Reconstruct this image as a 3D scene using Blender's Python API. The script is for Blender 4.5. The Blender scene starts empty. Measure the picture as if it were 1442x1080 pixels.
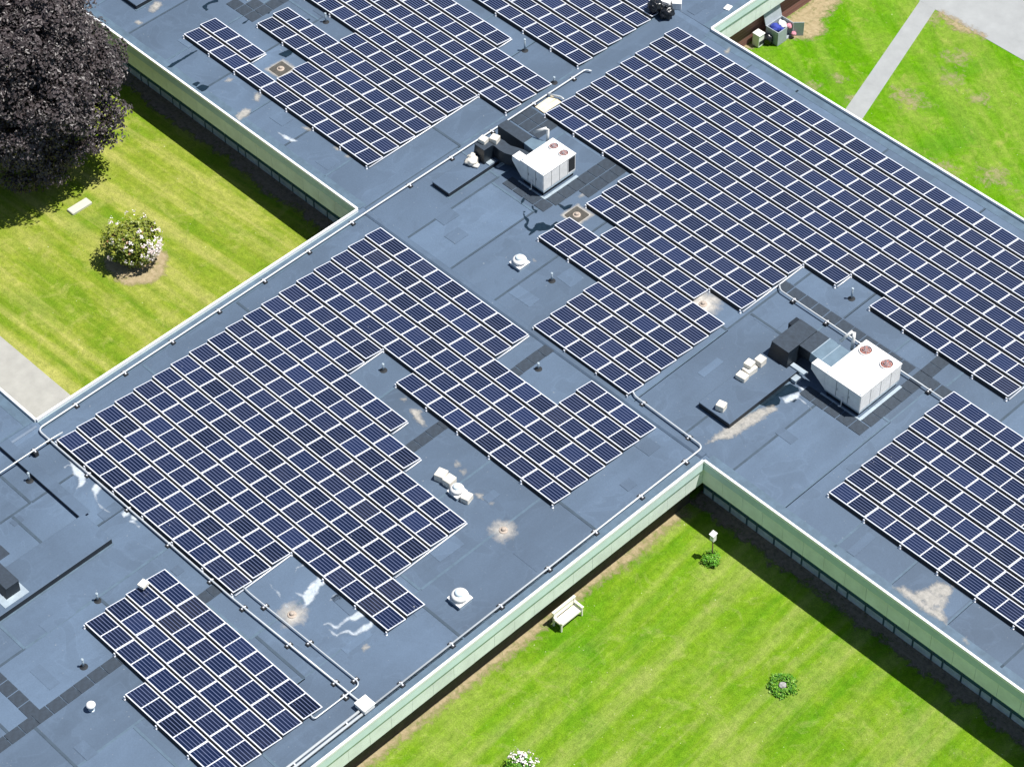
import bpy, bmesh, math, random
from mathutils import Vector, Matrix, noise
random.seed(7)
R = math.radians
S = bpy.context.scene
COL = S.collection

# ------------------------------------------------------------------ camera
cam_d = bpy.data.cameras.new('camera')
cam = bpy.data.objects.new('camera', cam_d)
COL.objects.link(cam)
cam_d.sensor_width = 36.0
cam_d.lens = 3613.62 / 1442 * 36
cam_d.clip_start = 1.0
cam_d.clip_end = 3000
rt, up, fw = Vector((0.7004, 0.7137, -0.009)), Vector((-0.5192, 0.5181, 0.6797)), Vector((-0.4898, 0.4714, -0.7334))
m3 = Matrix((rt, up, -fw)).transposed()
cam.matrix_world = Matrix.Translation((71.4365, -81.4762, 91.9562)) @ m3.to_4x4()
S.camera = cam

# ------------------------------------------------------------------ light
SUN_TO = Vector((0.34, 0.28, 1.0)).normalized()          # direction towards the sun
elev = math.asin(SUN_TO.z)
azim = math.atan2(SUN_TO.x, SUN_TO.y)                    # clockwise from +Y
world = bpy.data.worlds.new('World')
S.world = world
world.use_nodes = True
wn = world.node_tree.nodes
sky = wn.new('ShaderNodeTexSky')
sky.sky_type = 'NISHITA'
sky.sun_disc = False
sky.sun_elevation = elev
sky.sun_rotation = azim
sky.altitude = 50
sky.air_density = 1.0
sky.dust_density = 0.6
wn['Background'].inputs['Strength'].default_value = 0.07
world.node_tree.links.new(sky.outputs['Color'], wn['Background'].inputs['Color'])
sun_d = bpy.data.lights.new('sun', 'SUN')
sun_d.energy = 5.0
sun_d.angle = R(0.53)
sun_d.color = (1.0, 0.965, 0.91)
sun = bpy.data.objects.new('sun', sun_d)
sun.rotation_euler = SUN_TO.to_track_quat('Z', 'Y').to_euler()
sun.location = (0, 0, 60)
COL.objects.link(sun)
S.view_settings.view_transform = 'Standard'
S.view_settings.look = 'None'
S.view_settings.exposure = 0.5
S.view_settings.gamma = 1.0
S.view_settings.use_curve_mapping = False
S.render.engine = 'CYCLES'

# ------------------------------------------------------------------ helpers
class MB:
    """collects shapes, builds ONE mesh object"""
    def __init__(self):
        self.v, self.f, self.m, self.mi, self.sm = [], [], [], 0, []
    def face(self, idx, smooth=False):
        self.f.append(idx); self.m.append(self.mi); self.sm.append(smooth)
    def add(self, vs, fs, smooth=False):
        o = len(self.v)
        self.v += [tuple(p) for p in vs]
        for f in fs: self.face([o + i for i in f], smooth)
    def box(self, x0, x1, y0, y1, z0, z1):
        self.hexa([(x0,y0,z0),(x1,y0,z0),(x1,y1,z0),(x0,y1,z0),(x0,y0,z1),(x1,y0,z1),(x1,y1,z1),(x0,y1,z1)])
    def hexa(self, c):
        self.add(c, [(3,2,1,0),(4,5,6,7),(0,1,5,4),(1,2,6,5),(2,3,7,6),(3,0,4,7)])
    def cbox(self, x0, x1, y0, y1, z0, z1, b):
        """box with chamfered vertical and top edges"""
        pl = [(x0+b,y0),(x1-b,y0),(x1,y0+b),(x1,y1-b),(x1-b,y1),(x0+b,y1),(x0,y1-b),(x0,y0+b)]
        cx, cy = (x0+x1)/2, (y0+y1)/2
        n = 8
        vs = [(x,y,z0) for x,y in pl] + [(x,y,z1-b) for x,y in pl]
        kx, ky = (x1-x0-2*b)/(x1-x0), (y1-y0-2*b)/(y1-y0)
        vs += [(cx+(x-cx)*kx, cy+(y-cy)*ky, z1) for x,y in pl]
        fs = []
        for r_ in (0, n):
            for i in range(n): fs.append((r_+i, r_+(i+1)%n, r_+n+(i+1)%n, r_+n+i))
        fs.append(tuple(range(2*n, 3*n))); fs.append(tuple(reversed(range(n))))
        self.add(vs, fs)
    def prism(self, poly, z0, z1):
        n = len(poly)
        vs = [(x,y,z0) for x,y in poly] + [(x,y,z1) for x,y in poly]
        fs = [tuple(reversed(range(n))), tuple(range(n, 2*n))] + [(i,(i+1)%n,n+(i+1)%n,n+i) for i in range(n)]
        self.add(vs, fs)
    def lathe(self, prof, c=(0,0,0), n=20, smooth=True, caps=True):
        vs, fs = [], []
        for (r_, z) in prof:
            for i in range(n):
                a = 2*math.pi*i/n
                vs.append((c[0]+r_*math.cos(a), c[1]+r_*math.sin(a), c[2]+z))
        for k in range(len(prof)-1):
            for i in range(n):
                fs.append((k*n+i, k*n+(i+1)%n, (k+1)*n+(i+1)%n, (k+1)*n+i))
        self.add(vs, fs, smooth)
        if caps: self.add(vs[-n:], [tuple(range(n))]); self.add(vs[:n], [tuple(reversed(range(n)))])
    def tube(self, pts, r, n=8, r1=None, smooth=True):
        pts = [Vector(p) for p in pts]
        vs, fs = [], []
        t0 = (pts[1]-pts[0]).normalized()
        ref = Vector((0,0,1)) if abs(t0.z) < .9 else Vector((1,0,0))
        for k, p in enumerate(pts):
            if k == 0: t = pts[1]-p
            elif k == len(pts)-1: t = p-pts[k-1]
            else: t = (p-pts[k-1]).normalized()+(pts[k+1]-p).normalized()
            t.normalize()
            a = t.cross(ref)
            if a.length < 1e-4: a = t.cross(Vector((0,1,0)))
            a.normalize(); b = t.cross(a).normalized()
            rr = r if r1 is None else r+(r1-r)*k/(len(pts)-1)
            for i in range(n):
                w = 2*math.pi*i/n
                vs.append(p+(a*math.cos(w)+b*math.sin(w))*rr)
        for k in range(len(pts)-1):
            for i in range(n): fs.append((k*n+i, k*n+(i+1)%n, (k+1)*n+(i+1)%n, (k+1)*n+i))
        fs.append(tuple(reversed(range(n)))); fs.append(tuple(range((len(pts)-1)*n, len(pts)*n)))
        self.add(vs, fs, smooth)
    def blob(self, c, r, seed=0, amp=.25, freq=1.6, sub=3, squash=(1,1,1), smooth=True):
        bm = bmesh.new(); bmesh.ops.create_icosphere(bm, subdivisions=sub, radius=1)
        off = Vector((seed*3.7, seed*1.3, seed*2.1)); vs = []
        for v in bm.verts:
            d = v.co.normalized(); k = 1+amp*noise.noise(d*freq+off)+amp*.4*noise.noise(d*freq*3+off)
            vs.append((c[0]+d.x*k*r*squash[0], c[1]+d.y*k*r*squash[1], c[2]+d.z*k*r*squash[2]))
        fs = [tuple(v.index for v in f.verts) for f in bm.faces]; bm.free()
        self.add(vs, fs, smooth)
    def mesh(self, name, mats):
        me = bpy.data.meshes.new(name)
        me.from_pydata(self.v, [], self.f)
        for m in (mats if isinstance(mats, (list, tuple)) else [mats]): me.materials.append(m)
        me.polygons.foreach_set('material_index', self.m)
        me.polygons.foreach_set('use_smooth', self.sm)
        me.update()
        return me
    def build(self, name, mats, parent=None, loc=(0,0,0)):
        return link(name, self.mesh(name, mats), parent, loc)
def link(name, me, parent=None, loc=(0,0,0)):
    o = bpy.data.objects.new(name, me); COL.objects.link(o)
    o.location = loc
    if parent: o.parent = parent
    return o
def tag(o, label=None, cat=None, group=None, kind=None):
    if label: o['label'] = label
    if cat: o['category'] = cat
    if group: o['group'] = group
    if kind: o['kind'] = kind
    return o
def thing(name, label, cat, loc=(0,0,0), group=None):
    o = bpy.data.objects.new(name, None); COL.objects.link(o)
    o.empty_display_size = .3; o.location = loc
    return tag(o, label, cat, group)
def copy_tree(o, parent=None):
    c = o.copy(); COL.objects.link(c); c.parent = parent
    for ch in o.children: copy_tree(ch, c)
    return c
def box(name, dims, mat, parent=None, loc=(0,0,0)):
    m = MB(); m.box(*dims); return m.build(name, mat, parent, loc)

# ------------------------------------------------------------------ materials
def material(name):
    m = bpy.data.materials.new(name); m.use_nodes = True
    nt = m.node_tree; return m, nt.nodes, nt.links, nt.nodes['Principled BSDF']
def plain(name, col, rough=.6, metal=0.0, var=.12, scale=3.0, bump=0.0, spec=.5):
    """solid colour with fine dirt variation"""
    m, n, l, b = material(name)
    tc = n.new('ShaderNodeTexCoord'); nz = n.new('ShaderNodeTexNoise')
    nz.inputs['Scale'].default_value = scale; nz.inputs['Detail'].default_value = 6; nz.inputs['Roughness'].default_value = .65
    l.new(tc.outputs['Object'], nz.inputs['Vector'])
    rp = n.new('ShaderNodeValToRGB')
    rp.color_ramp.elements[0].position = .3; rp.color_ramp.elements[1].position = .75
    rp.color_ramp.elements[0].color = (*[c*(1-var) for c in col], 1); rp.color_ramp.elements[1].color = (*[min(1,c*(1+var*.6)) for c in col], 1)
    l.new(nz.outputs['Fac'], rp.inputs['Fac']); l.new(rp.outputs['Color'], b.inputs['Base Color'])
    b.inputs['Roughness'].default_value = rough; b.inputs['Metallic'].default_value = metal
    b.inputs['Specular IOR Level'].default_value = spec
    if bump:
        bp = n.new('ShaderNodeBump'); bp.inputs['Strength'].default_value = bump; bp.inputs['Distance'].default_value = .02
        l.new(nz.outputs['Fac'], bp.inputs['Height']); l.new(bp.outputs['Normal'], b.inputs['Normal'])
    return m
def noise_node(n, l, vec, scale, detail=6, rough=.6, dist=0.0):
    z = n.new('ShaderNodeTexNoise'); z.inputs['Scale'].default_value = scale; z.inputs['Detail'].default_value = detail
    z.inputs['Roughness'].default_value = rough; z.inputs['Distortion'].default_value = dist
    l.new(vec, z.inputs['Vector']); return z.outputs['Fac']
def ramp(n, l, fac, stops):
    r_ = n.new('ShaderNodeValToRGB'); e = r_.color_ramp.elements
    while len(e) < len(stops): e.new(.5)
    for el, (p, c) in zip(e, stops):
        el.position = p; el.color = (*c, 1) if len(c) == 3 else c
    l.new(fac, r_.inputs['Fac']); return r_.outputs['Color']
def mixc(n, l, fac, a, b, mode='MIX'):
    x = n.new('ShaderNodeMix'); x.data_type = 'RGBA'; x.blend_type = mode
    for s_, val in ((x.inputs[0], fac), (x.inputs[6], a), (x.inputs[7], b)):
        if isinstance(val, bpy.types.NodeSocket): l.new(val, s_)
        elif isinstance(val, (int, float)): s_.default_value = val
        else: s_.default_value = (*val, 1)
    return x.outputs[2]
def math_node(n, l, op, a, b=None):
    x = n.new('ShaderNodeMath'); x.operation = op
    for i, val in enumerate((a, b)):
        if val is None: continue
        if isinstance(val, bpy.types.NodeSocket): l.new(val, x.inputs[i])
        else: x.inputs[i].default_value = val
    return x.outputs[0]
def mapping(n, l, vec, scale=(1,1,1), rot=(0,0,0), loc=(0,0,0)):
    x = n.new('ShaderNodeMapping'); x.inputs['Scale'].default_value = scale; x.inputs['Rotation'].default_value = rot
    x.inputs['Location'].default_value = loc; l.new(vec, x.inputs['Vector']); return x.outputs['Vector']

def membrane_mat(name, base, tint=.15):
    m, n, l, b = material(name)
    pos = n.new('ShaderNodeNewGeometry').outputs['Position']
    oi = n.new('ShaderNodeObjectInfo').outputs['Random']
    big = noise_node(n, l, pos, .16, 5, .6, .6)
    c = ramp(n, l, big, [(.22, [x*.78 for x in base]), (.5, base), (.78, [x*1.30 for x in base])])
    stv = mapping(n, l, pos, (1.1, .10, 1))                     # long streaks where the rolls were laid
    st = noise_node(n, l, stv, 1.0, 5, .55, .3)
    c = mixc(n, l, math_node(n, l, 'MULTIPLY', ramp(n, l, st, [(.52,(0,0,0)),(.75,(1,1,1))]), .30), c, [x*1.45+.01 for x in base])
    grime = noise_node(n, l, pos, .9, 8, .7, .5)
    c = mixc(n, l, math_node(n, l, 'MULTIPLY', ramp(n, l, grime, [(.55,(0,0,0)),(.72,(1,1,1))]), .35), c, [x*.72 for x in base])
    fine = noise_node(n, l, pos, 14, 4, .7)
    c = mixc(n, l, .5, c, ramp(n, l, fine, [(.3,(.42,.42,.42)),(.7,(.58,.58,.58))]), 'OVERLAY')
    # faint tide marks where water has stood and dried
    tide = noise_node(n, l, pos, .42, 3, .5, .9)
    ring = math_node(n, l, 'ABSOLUTE', math_node(n, l, 'SUBTRACT', tide, .56))
    c = mixc(n, l, math_node(n, l, 'MULTIPLY', ramp(n, l, ring, [(.0,(1,1,1)),(.012,(0,0,0))]), .13), c, [x*1.6+.02 for x in base])
    inn = ramp(n, l, tide, [(.56,(0,0,0)),(.60,(1,1,1))])
    c = mixc(n, l, math_node(n, l, 'MULTIPLY', inn, .22), c, [x*.70 for x in base])
    rnd = ramp(n, l, oi, [(0,(1-tint,)*3),(1,(1+tint,)*3)])
    c = mixc(n, l, 1.0, c, rnd, 'MULTIPLY')
    spk = noise_node(n, l, pos, 5.5, 2, .5)
    c = mixc(n, l, math_node(n, l, 'MULTIPLY', ramp(n, l, spk, [(.72,(0,0,0)),(.78,(1,1,1))]), .35), c, (.30,.32,.33))
    l.new(c, b.inputs['Base Color'])
    b.inputs['Roughness'].default_value = .62
    bp = n.new('ShaderNodeBump'); bp.inputs['Strength'].default_value = .25; bp.inputs['Distance'].default_value = .02
    l.new(grime, bp.inputs['Height']); l.new(bp.outputs['Normal'], b.inputs['Normal'])
    return m

def grass_mat(name, lush, mid, dry, dryness=.5, stripe_rot=0.0, stripe=.35, period=1.1):
    m, n, l, b = material(name)
    pos = n.new('ShaderNodeNewGeometry').outputs['Position']
    big = noise_node(n, l, pos, .22, 6, .62, .8)
    c = ramp(n, l, big, [(.28, lush), (.5, mid), (.74, [mid[i]*.55+dry[i]*.45 for i in range(3)])])
    # mowing passes
    sv = mapping(n, l, pos, (1,1,1), (0,0,stripe_rot))
    sv2 = mapping(n, l, sv, (.05, 1.0/period, 1))
    stz = noise_node(n, l, sv2, 1.0, 5, .6, .15)
    c = mixc(n, l, math_node(n, l, 'MULTIPLY', ramp(n, l, stz, [(.46,(0,0,0)),(.66,(1,1,1))]), stripe), c, dry)
    c = mixc(n, l, math_node(n, l, 'MULTIPLY', ramp(n, l, stz, [(.30,(1,1,1)),(.46,(0,0,0))]), stripe*1.2), c, lush)
    pat = noise_node(n, l, pos, .75, 7, .68, .9)
    c = mixc(n, l, math_node(n, l, 'MULTIPLY', ramp(n, l, pat, [(.66-.2*dryness,(0,0,0)),(.84-.2*dryness,(1,1,1))]), .50), c, dry)
    clump = noise_node(n, l, pos, 3.2, 6, .72, .6)
    c = mixc(n, l, .9, c, ramp(n, l, clump, [(.25,(.32,.34,.32)),(.75,(.68,.66,.68))]), 'OVERLAY')
    med = noise_node(n, l, mapping(n, l, sv, (.45,1.4,1)), 1.3, 7, .7, .7)
    c = mixc(n, l, .8, c, ramp(n, l, med, [(.3,(.40,.43,.34)),(.7,(.60,.58,.60))]), 'OVERLAY')
    blade = noise_node(n, l, pos, 17, 5, .8)
    c = mixc(n, l, .8, c, ramp(n, l, blade, [(.28,(.20,.20,.20)),(.72,(.80,.80,.80))]), 'OVERLAY')
    fl = noise_node(n, l, pos, 8.0, 1, .5)
    c = mixc(n, l, math_node(n, l, 'MULTIPLY', ramp(n, l, fl, [(.775,(0,0,0)),(.80,(1,1,1))]), .8), c, (.55,.55,.35))
    l.new(c, b.inputs['Base Color'])
    b.inputs['Roughness'].default_value = .9; b.inputs['Specular IOR Level'].default_value = .03
    hh = math_node(n, l, 'ADD', math_node(n, l, 'MULTIPLY', clump, .6), math_node(n, l, 'MULTIPLY', blade, .5))
    bp = n.new('ShaderNodeBump'); bp.inputs['Strength'].default_value = .7; bp.inputs['Distance'].default_value = .05
    l.new(hh, bp.inputs['Height']); l.new(bp.outputs['Normal'], b.inputs['Normal'])
    return m

def decal_mat(name, c0, c1, rough, lo=.40, hi=.52, maxa=1.0, amp=1.5):
    """patch whose rim breaks up; 'edge' attribute is 0 at the rim, 1 inside"""
    m, n, l, b = material(name)
    pos = n.new('ShaderNodeNewGeometry').outputs['Position']
    at = n.new('ShaderNodeAttribute'); at.attribute_name = 'edge'
    z = noise_node(n, l, pos, 2.6, 7, .7, .4)
    a = math_node(n, l, 'ADD', at.outputs['Fac'], math_node(n, l, 'MULTIPLY', math_node(n, l, 'SUBTRACT', z, .5), amp))
    al = ramp(n, l, a, [(lo,(0,0,0)),(hi,(maxa,)*3)])
    z2 = noise_node(n, l, pos, 5, 6, .7)
    l.new(ramp(n, l, z2, [(.3,c0),(.7,c1)]), b.inputs['Base Color'])
    l.new(al, b.inputs['Alpha'])
    b.inputs['Roughness'].default_value = rough
    return m

M = {}
MEM = (.072, .109, .163)
M['membrane'] = membrane_mat('roof_membrane', MEM)
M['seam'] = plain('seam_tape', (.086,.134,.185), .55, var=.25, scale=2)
M['seam_dark'] = plain('seam_dark_lap', (.042,.068,.098), .7, var=.25, scale=2)  # darker tone for some of the seam strips
M['pad'] = plain('rubber_pad_and_lit_wrap', (.027,.041,.060), .7, var=.35, scale=5, bump=.2)  # walkway pads, and the paler tone painted on sunlit duct tops
M['black_wrap'] = plain('black_wrap', (.006,.012,.020), .5, var=.4, scale=3)  # duct wrap, colour darkened to carry the shade on its sides
M['black_side'] = plain('black_flashing', (.010,.015,.022), .55, var=.3, scale=4)
M['white_metal'] = plain('white_painted_metal', (.80,.79,.77), .45, var=.17, scale=1.8)
M['gasket'] = plain('panel_gasket', (.30,.31,.32), .7, var=.2)
M['coping'] = plain('white_coping', (.74,.75,.76), .4, var=.08, scale=2)
M['galv'] = plain('galvanised_steel', (.42,.50,.56), .42, metal=.35, var=.2, scale=2.5)
M['duct_blue'] = plain('painted_duct_metal', (.16,.23,.29), .45, metal=.15, var=.2, scale=2)
M['conduit'] = plain('conduit_pipe', (.52,.55,.57), .4, metal=.2, var=.1, scale=2)
M['rubber'] = plain('rubber_block', (.015,.018,.022), .8)
M['frame'] = plain('panel_frame', (.74,.76,.80), .38, metal=.15, var=.05, scale=1)
M['deflector'] = plain('wind_deflector', (.006,.008,.012), .6, metal=.0, var=.3, scale=1)
M['backsheet'] = plain('white_backsheet', (.60,.63,.70), .5, var=.05)
M['concrete_block'] = plain('pale_concrete_block', (.70,.66,.58), .85, var=.18, scale=7, bump=.3)
M['stone'] = plain('grey_stone', (.36,.35,.34), .9, var=.35, scale=9, bump=.5)
M['fascia'] = plain('pale_green_fascia', (.68,.74,.71), .6, var=.16, scale=1.2)
M['fascia_strip'] = plain('green_metal_strip', (.44,.57,.54), .4, metal=.1, var=.10, scale=1.2)
M['teal_frame'] = plain('teal_window_frame', (.07,.14,.16), .5, var=.3)
M['sill'] = plain('window_base_panel', (.44,.52,.56), .5, var=.3, scale=2)
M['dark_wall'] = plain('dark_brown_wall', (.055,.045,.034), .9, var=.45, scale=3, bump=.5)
M['copper'] = plain('rusty_fan', (.42,.13,.08), .6, metal=.1, var=.4, scale=9)
M['soil'] = plain('mulch', (.085,.066,.050), 1.0, var=.55, scale=4, bump=1.0, spec=.1)
M['tan'] = plain('dry_tan_soil', (.36,.27,.15), 1.0, var=.35, scale=3, bump=.6, spec=.1)
M['concrete'] = plain('concrete_paving', (.33,.325,.30), .85, var=.14, scale=1.3, bump=.15)
M['asphalt'] = plain('weathered_pavement', (.30,.31,.31), .9, var=.14, scale=.8, bump=.15)
M['white_wood'] = plain('cream_painted_wood', (.80,.76,.66), .6, var=.06)
M['wood'] = plain('weathered_post', (.20,.13,.07), .8, var=.3, scale=8)
M['plywood'] = plain('bare_plywood', (.72,.62,.44), .75, var=.15, scale=3)
M['bag'] = plain('black_bin_bag', (.008,.009,.012), .25, var=.2)
M['grey_plastic'] = plain('grey_plastic', (.33,.37,.40), .55, var=.15, scale=3)
M['blue_cloth'] = plain('blue_cloth', (.03,.05,.32), .8, var=.3, scale=8)
M['pink_cloth'] = plain('pink_cloth', (.62,.25,.32), .8, var=.3, scale=8)
M['white_cloth'] = plain('white_cloth', (.75,.75,.75), .8, var=.15, scale=8)
M['bark'] = plain('tree_bark', (.06,.05,.042), .9, var=.4, scale=6, bump=.6)
M['drain'] = plain('drain_cage', (.42,.35,.29), .7, var=.35, scale=12)
M['drain_dark'] = plain('drain_sump', (.075,.070,.060), .9, var=.4, scale=6)

def brick_mat():
    m, n, l, b = material('red_brown_brick')
    pos = n.new('ShaderNodeNewGeometry').outputs['Position']
    v = mapping(n, l, pos, (1,1,1), (R(90),0,R(90)))
    br = n.new('ShaderNodeTexBrick'); l.new(v, br.inputs['Vector'])
    br.inputs['Color1'].default_value = (.20,.085,.065,1); br.inputs['Color2'].default_value = (.14,.06,.05,1)
    br.inputs['Mortar'].default_value = (.22,.18,.16,1); br.inputs['Scale'].default_value = 1
    br.inputs['Brick Width'].default_value = .22; br.inputs['Row Height'].default_value = .075; br.inputs['Mortar Size'].default_value = .008
    l.new(br.outputs['Color'], b.inputs['Base Color']); b.inputs['Roughness'].default_value = .9
    return m
M['brick'] = brick_mat()

def cell_mat():
    m, n, l, b = material('solar_cells')
    tc = n.new('ShaderNodeTexCoord'); sp = n.new('ShaderNodeSeparateXYZ'); l.new(tc.outputs['Object'], sp.inputs[0])
    par = n.new('ShaderNodeObjectInfo').outputs['Random']
    c = ramp(n, l, par, [(0,(.0030,.0055,.016)),(.35,(.0055,.0115,.038)),(.7,(.0075,.0115,.031)),(.93,(.010,.018,.054)),(1,(.012,.014,.026))])
    # thin pale gaps between the six columns of cells
    fy = math_node(n, l, 'FRACT', math_node(n, l, 'MULTIPLY', sp.outputs['Y'], -1/PITCH_CELL))
    d = math_node(n, l, 'ABSOLUTE', math_node(n, l, 'SUBTRACT', fy, .5))
    gap = ramp(n, l, d, [(.37,(0,0,0)),(.44,(1,1,1))])
    c = mixc(n, l, math_node(n, l, 'MULTIPLY', gap, .85), c, (.13,.155,.26))
    pos = n.new('ShaderNodeNewGeometry').outputs['Position']
    dust = noise_node(n, l, pos, 1.4, 6, .65)
    c = mixc(n, l, math_node(n, l, 'MULTIPLY', ramp(n, l, dust, [(.5,(0,0,0)),(.8,(1,1,1))]), .06), c, (.18,.18,.22))
    drop = noise_node(n, l, pos, 6.5, 1, .5)
    c = mixc(n, l, math_node(n, l, 'MULTIPLY', ramp(n, l, drop, [(.815,(0,0,0)),(.835,(1,1,1))]), .7), c, (.45,.46,.45))
    l.new(c, b.inputs['Base Color'])
    b.inputs['Roughness'].default_value = .16; b.inputs['IOR'].default_value = 1.45
    return m
PITCH_CELL = .973 / 6
M['cells'] = cell_mat()
M['stain_cream'] = decal_mat('cream_mineral_stain', (.30,.29,.26), (.52,.49,.44), .8, .32, 1.0, .72, 2.0)
M['stain_pale'] = decal_mat('pale_blue_patch', (.38,.44,.50), (.62,.67,.72), .5, .34, .95, .82, 1.6)  # pale blue-white patches with a broken rim
M['stain_dark'] = decal_mat('wet_dark_puddle', (.006,.014,.024), (.012,.026,.040), .12, .34, .52, 1.0, 1.2)
M['halo'] = decal_mat('drain_sediment', (.44,.41,.36), (.60,.57,.52), .9, .34, 1.10, .90, .8)
M['mulch_decal'] = decal_mat('mulch_patch', (.10,.078,.062), (.28,.22,.19), 1.0, .36, .85, 1.0, 2.4)
M['tan_decal'] = decal_mat('worn_tan_soil', (.27,.21,.11), (.42,.34,.21), 1.0, .35, 1.0, .9, 2.0)
M['bare_decal'] = decal_mat('thin_dry_turf', (.24,.24,.09), (.42,.36,.21), 1.0, .45, 1.35, .6, 2.8)
M['lawn_left'] = grass_mat('lawn_dry_yellow', (.098,.182,.009), (.178,.228,.024), (.345,.325,.105), .70, R(-3), .66, .95)
M['lawn_right'] = grass_mat('lawn_green', (.062,.182,.005), (.130,.230,.012), (.285,.295,.105), .60, R(87), .52, 1.3)
M['lawn_top'] = grass_mat('lawn_lush', (.050,.185,.002), (.092,.222,.004), (.31,.295,.095), .58, R(30), .26, 1.8)

# ================================================================== the setting
def sheet(name, poly, z, mat):
    m = MB(); m.add([(x,y,z) for x,y in poly], [tuple(range(len(poly)))])
    o = m.build(name, mat); o['kind'] = 'structure'; return o
sheet('ground', [(-700,-700),(700,-700),(700,700),(-700,700)], 0, M['lawn_top'])
sheet('lawn', [(-90,-41.9),(-1.3,-41.9),(-1.3,-20.9),(-90,-20.9)], .004, M['lawn_left'])
sheet('lawn', [(21.2,-120),(120,-120),(120,-20.9),(21.2,-20.9)], .004, M['lawn_right'])
sheet('footpath', [(-90,-41.8),(-1.5,-41.8),(-1.5,-38.16),(-4.8,-38.16),(-90,-38.45)], .010, M['concrete'])
sheet('footpath', [(10.3,1.6),(9.49,4.67),(6.35,14.75),(5.25,14.75),(8.36,4.52),(9.2,1.6)], .010, M['asphalt'])
sheet('plaza', [(4.6,14.6),(120,14.5),(120,80),(-40,80),(-40,30)], .014, M['asphalt'])

def sd_poly(x, y, P):
    d, ins, n = 1e9, False, len(P)
    j = n-1
    for i in range(n):
        ax, ay = P[j]; bx, by = P[i]
        ex, ey = bx-ax, by-ay; wx, wy = x-ax, y-ay
        L = ex*ex+ey*ey
        t = max(0, min(1, (wx*ex+wy*ey)/L)) if L else 0
        q = (wx-ex*t)**2+(wy-ey*t)**2
        if q < d: d = q
        if (ay > y) != (by > y) and x < (bx-ax)*(y-ay)/(by-ay)+ax: ins = not ins
        j = i
    return math.sqrt(d) if ins else -math.sqrt(d)
def decal(name, poly, z, mat, parent, w=.10, g=.07):
    xs, ys = [p[0] for p in poly], [p[1] for p in poly]
    x0, y0 = min(xs)-w, min(ys)-w
    nx, ny = int((max(xs)+w-x0)/g)+2, int((max(ys)+w-y0)/g)+2
    val = [[sd_poly(x0+i*g, y0+k*g, poly) for k in range(ny)] for i in range(nx)]
    idx, vs, at, fs = {}, [], [], []
    def vid(i, k):
        if (i,k) not in idx:
            idx[i,k] = len(vs); vs.append((x0+i*g, y0+k*g, 0)); at.append(max(0, min(1, .5+val[i][k]/(2*w))))
        return idx[i,k]
    for i in range(nx-1):
        for k in range(ny-1):
            if max(val[i][k], val[i+1][k], val[i][k+1], val[i+1][k+1]) > -w:
                fs.append((vid(i,k), vid(i+1,k), vid(i+1,k+1), vid(i,k+1)))
    me = bpy.data.meshes.new(name); me.from_pydata(vs, [], fs); me.materials.append(mat)
    a = me.attributes.new('edge', 'FLOAT', 'POINT'); a.data.foreach_set('value', at)
    return link(name, me, parent, (0,0,z))

# planting beds, worn soil
def wavy(x0, x1, ya, yb, n, amp, seed):
    top = [(x0+(x1-x0)*i/n, ya) for i in range(n+1)]
    bot = [(x1-(x1-x0)*i/n, yb+amp*(noise.noise(Vector((i*.55, seed, 0)))+.6*noise.noise(Vector((i*1.7, seed, 4))))) for i in range(n+1)]
    return top+bot
for nm, pl, mt, w, g, z in (
    ('mulch_bed', wavy(21.2, 60, -20.5, -21.75, 60, .6, 1), 'mulch_decal', .35, .22, .012),
    ('mulch_bed', wavy(-40, -1.5, -20.5, -21.85, 60, .6, 5), 'mulch_decal', .35, .22, .012),
    ('soil_strip', [(21.0,-21.9),(21.9,-22.3),(21.75,-24),(21.95,-26),(21.7,-29),(21.9,-33),(21.75,-38),(21.8,-44),(21.7,-60),(21.0,-60)], 'tan_decal', .40, .16, .014),
    ('soil_strip', [(.8,3.5),(1.3,4.4),(1.5,5.6),(2.3,6.8),(3.2,7.6),(3.4,8.8),(2.6,9.6),(2.3,11),(1.9,13),(2.6,18),(.8,18)], 'tan_decal', .45, .16, .014),
    ('soil_strip', [(6.6,14.4),(8.2,13.9),(10,14.5),(9.8,14.8),(6.6,14.8)], 'tan_decal', .4, .16, .016),
    ('mulch_bed', [(-9.79+1.75*math.cos(a*.35)*(1+.06*math.sin(a*2.3))+.25, -30.0+1.55*math.sin(a*.35)*(1+.08*math.cos(a*1.7))-.1) for a in range(18)], 'tan_decal', .22, .12, .014)):
    o = decal(nm, pl, z, M[mt], None, w, g); o['kind'] = 'structure'

for k, (px_, py_, r_) in enumerate([(10.38, 7.77, 1.0), (9.61, 7.68, 0.6), (12.91, 10.3, 0.7), (9.83, 12.11, 0.9), (10.83, 10.56, 0.8), (6.41, 6.32, 0.5), (8.14, 5.37, 0.5), (15.21, 4.55, 0.9), (17.41, 5.96, 1.0), (6.75, 13.73, 0.8), (5.86, 4.77, 0.5), (12.19, 3.5, 0.5)]):
    o = decal('bare_patch', [(px_+r_*math.cos(a*.5)*(1+.3*math.sin(a*2.1+k)), py_+r_*.75*math.sin(a*.5)*(1+.3*math.cos(a*1.3+k))) for a in range(13)], 0.0055+.0003*k, M['bare_decal'], None, .7*r_, .12); o['kind'] = 'structure'
# ------------------------------------------------------------------ the school building
RZ = 3.40
bld = thing('school_building', 'long low school building with blue-grey flat membrane roof and pale green fascia', 'building')
OUT = [(-70,-21.8),(-1.62,-21.8),(-1.62,-41.9),(-70,-41.9),(-70,-95),(22.0,-95),(22.0,-21.8),(75,-21.8),(75,1.2),(1.4,1.2),(1.4,50),(-70,50)]
m = MB(); m.prism(OUT, 3.05, RZ-.012)
roof = m.build('roof', M['membrane'], bld)

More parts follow.
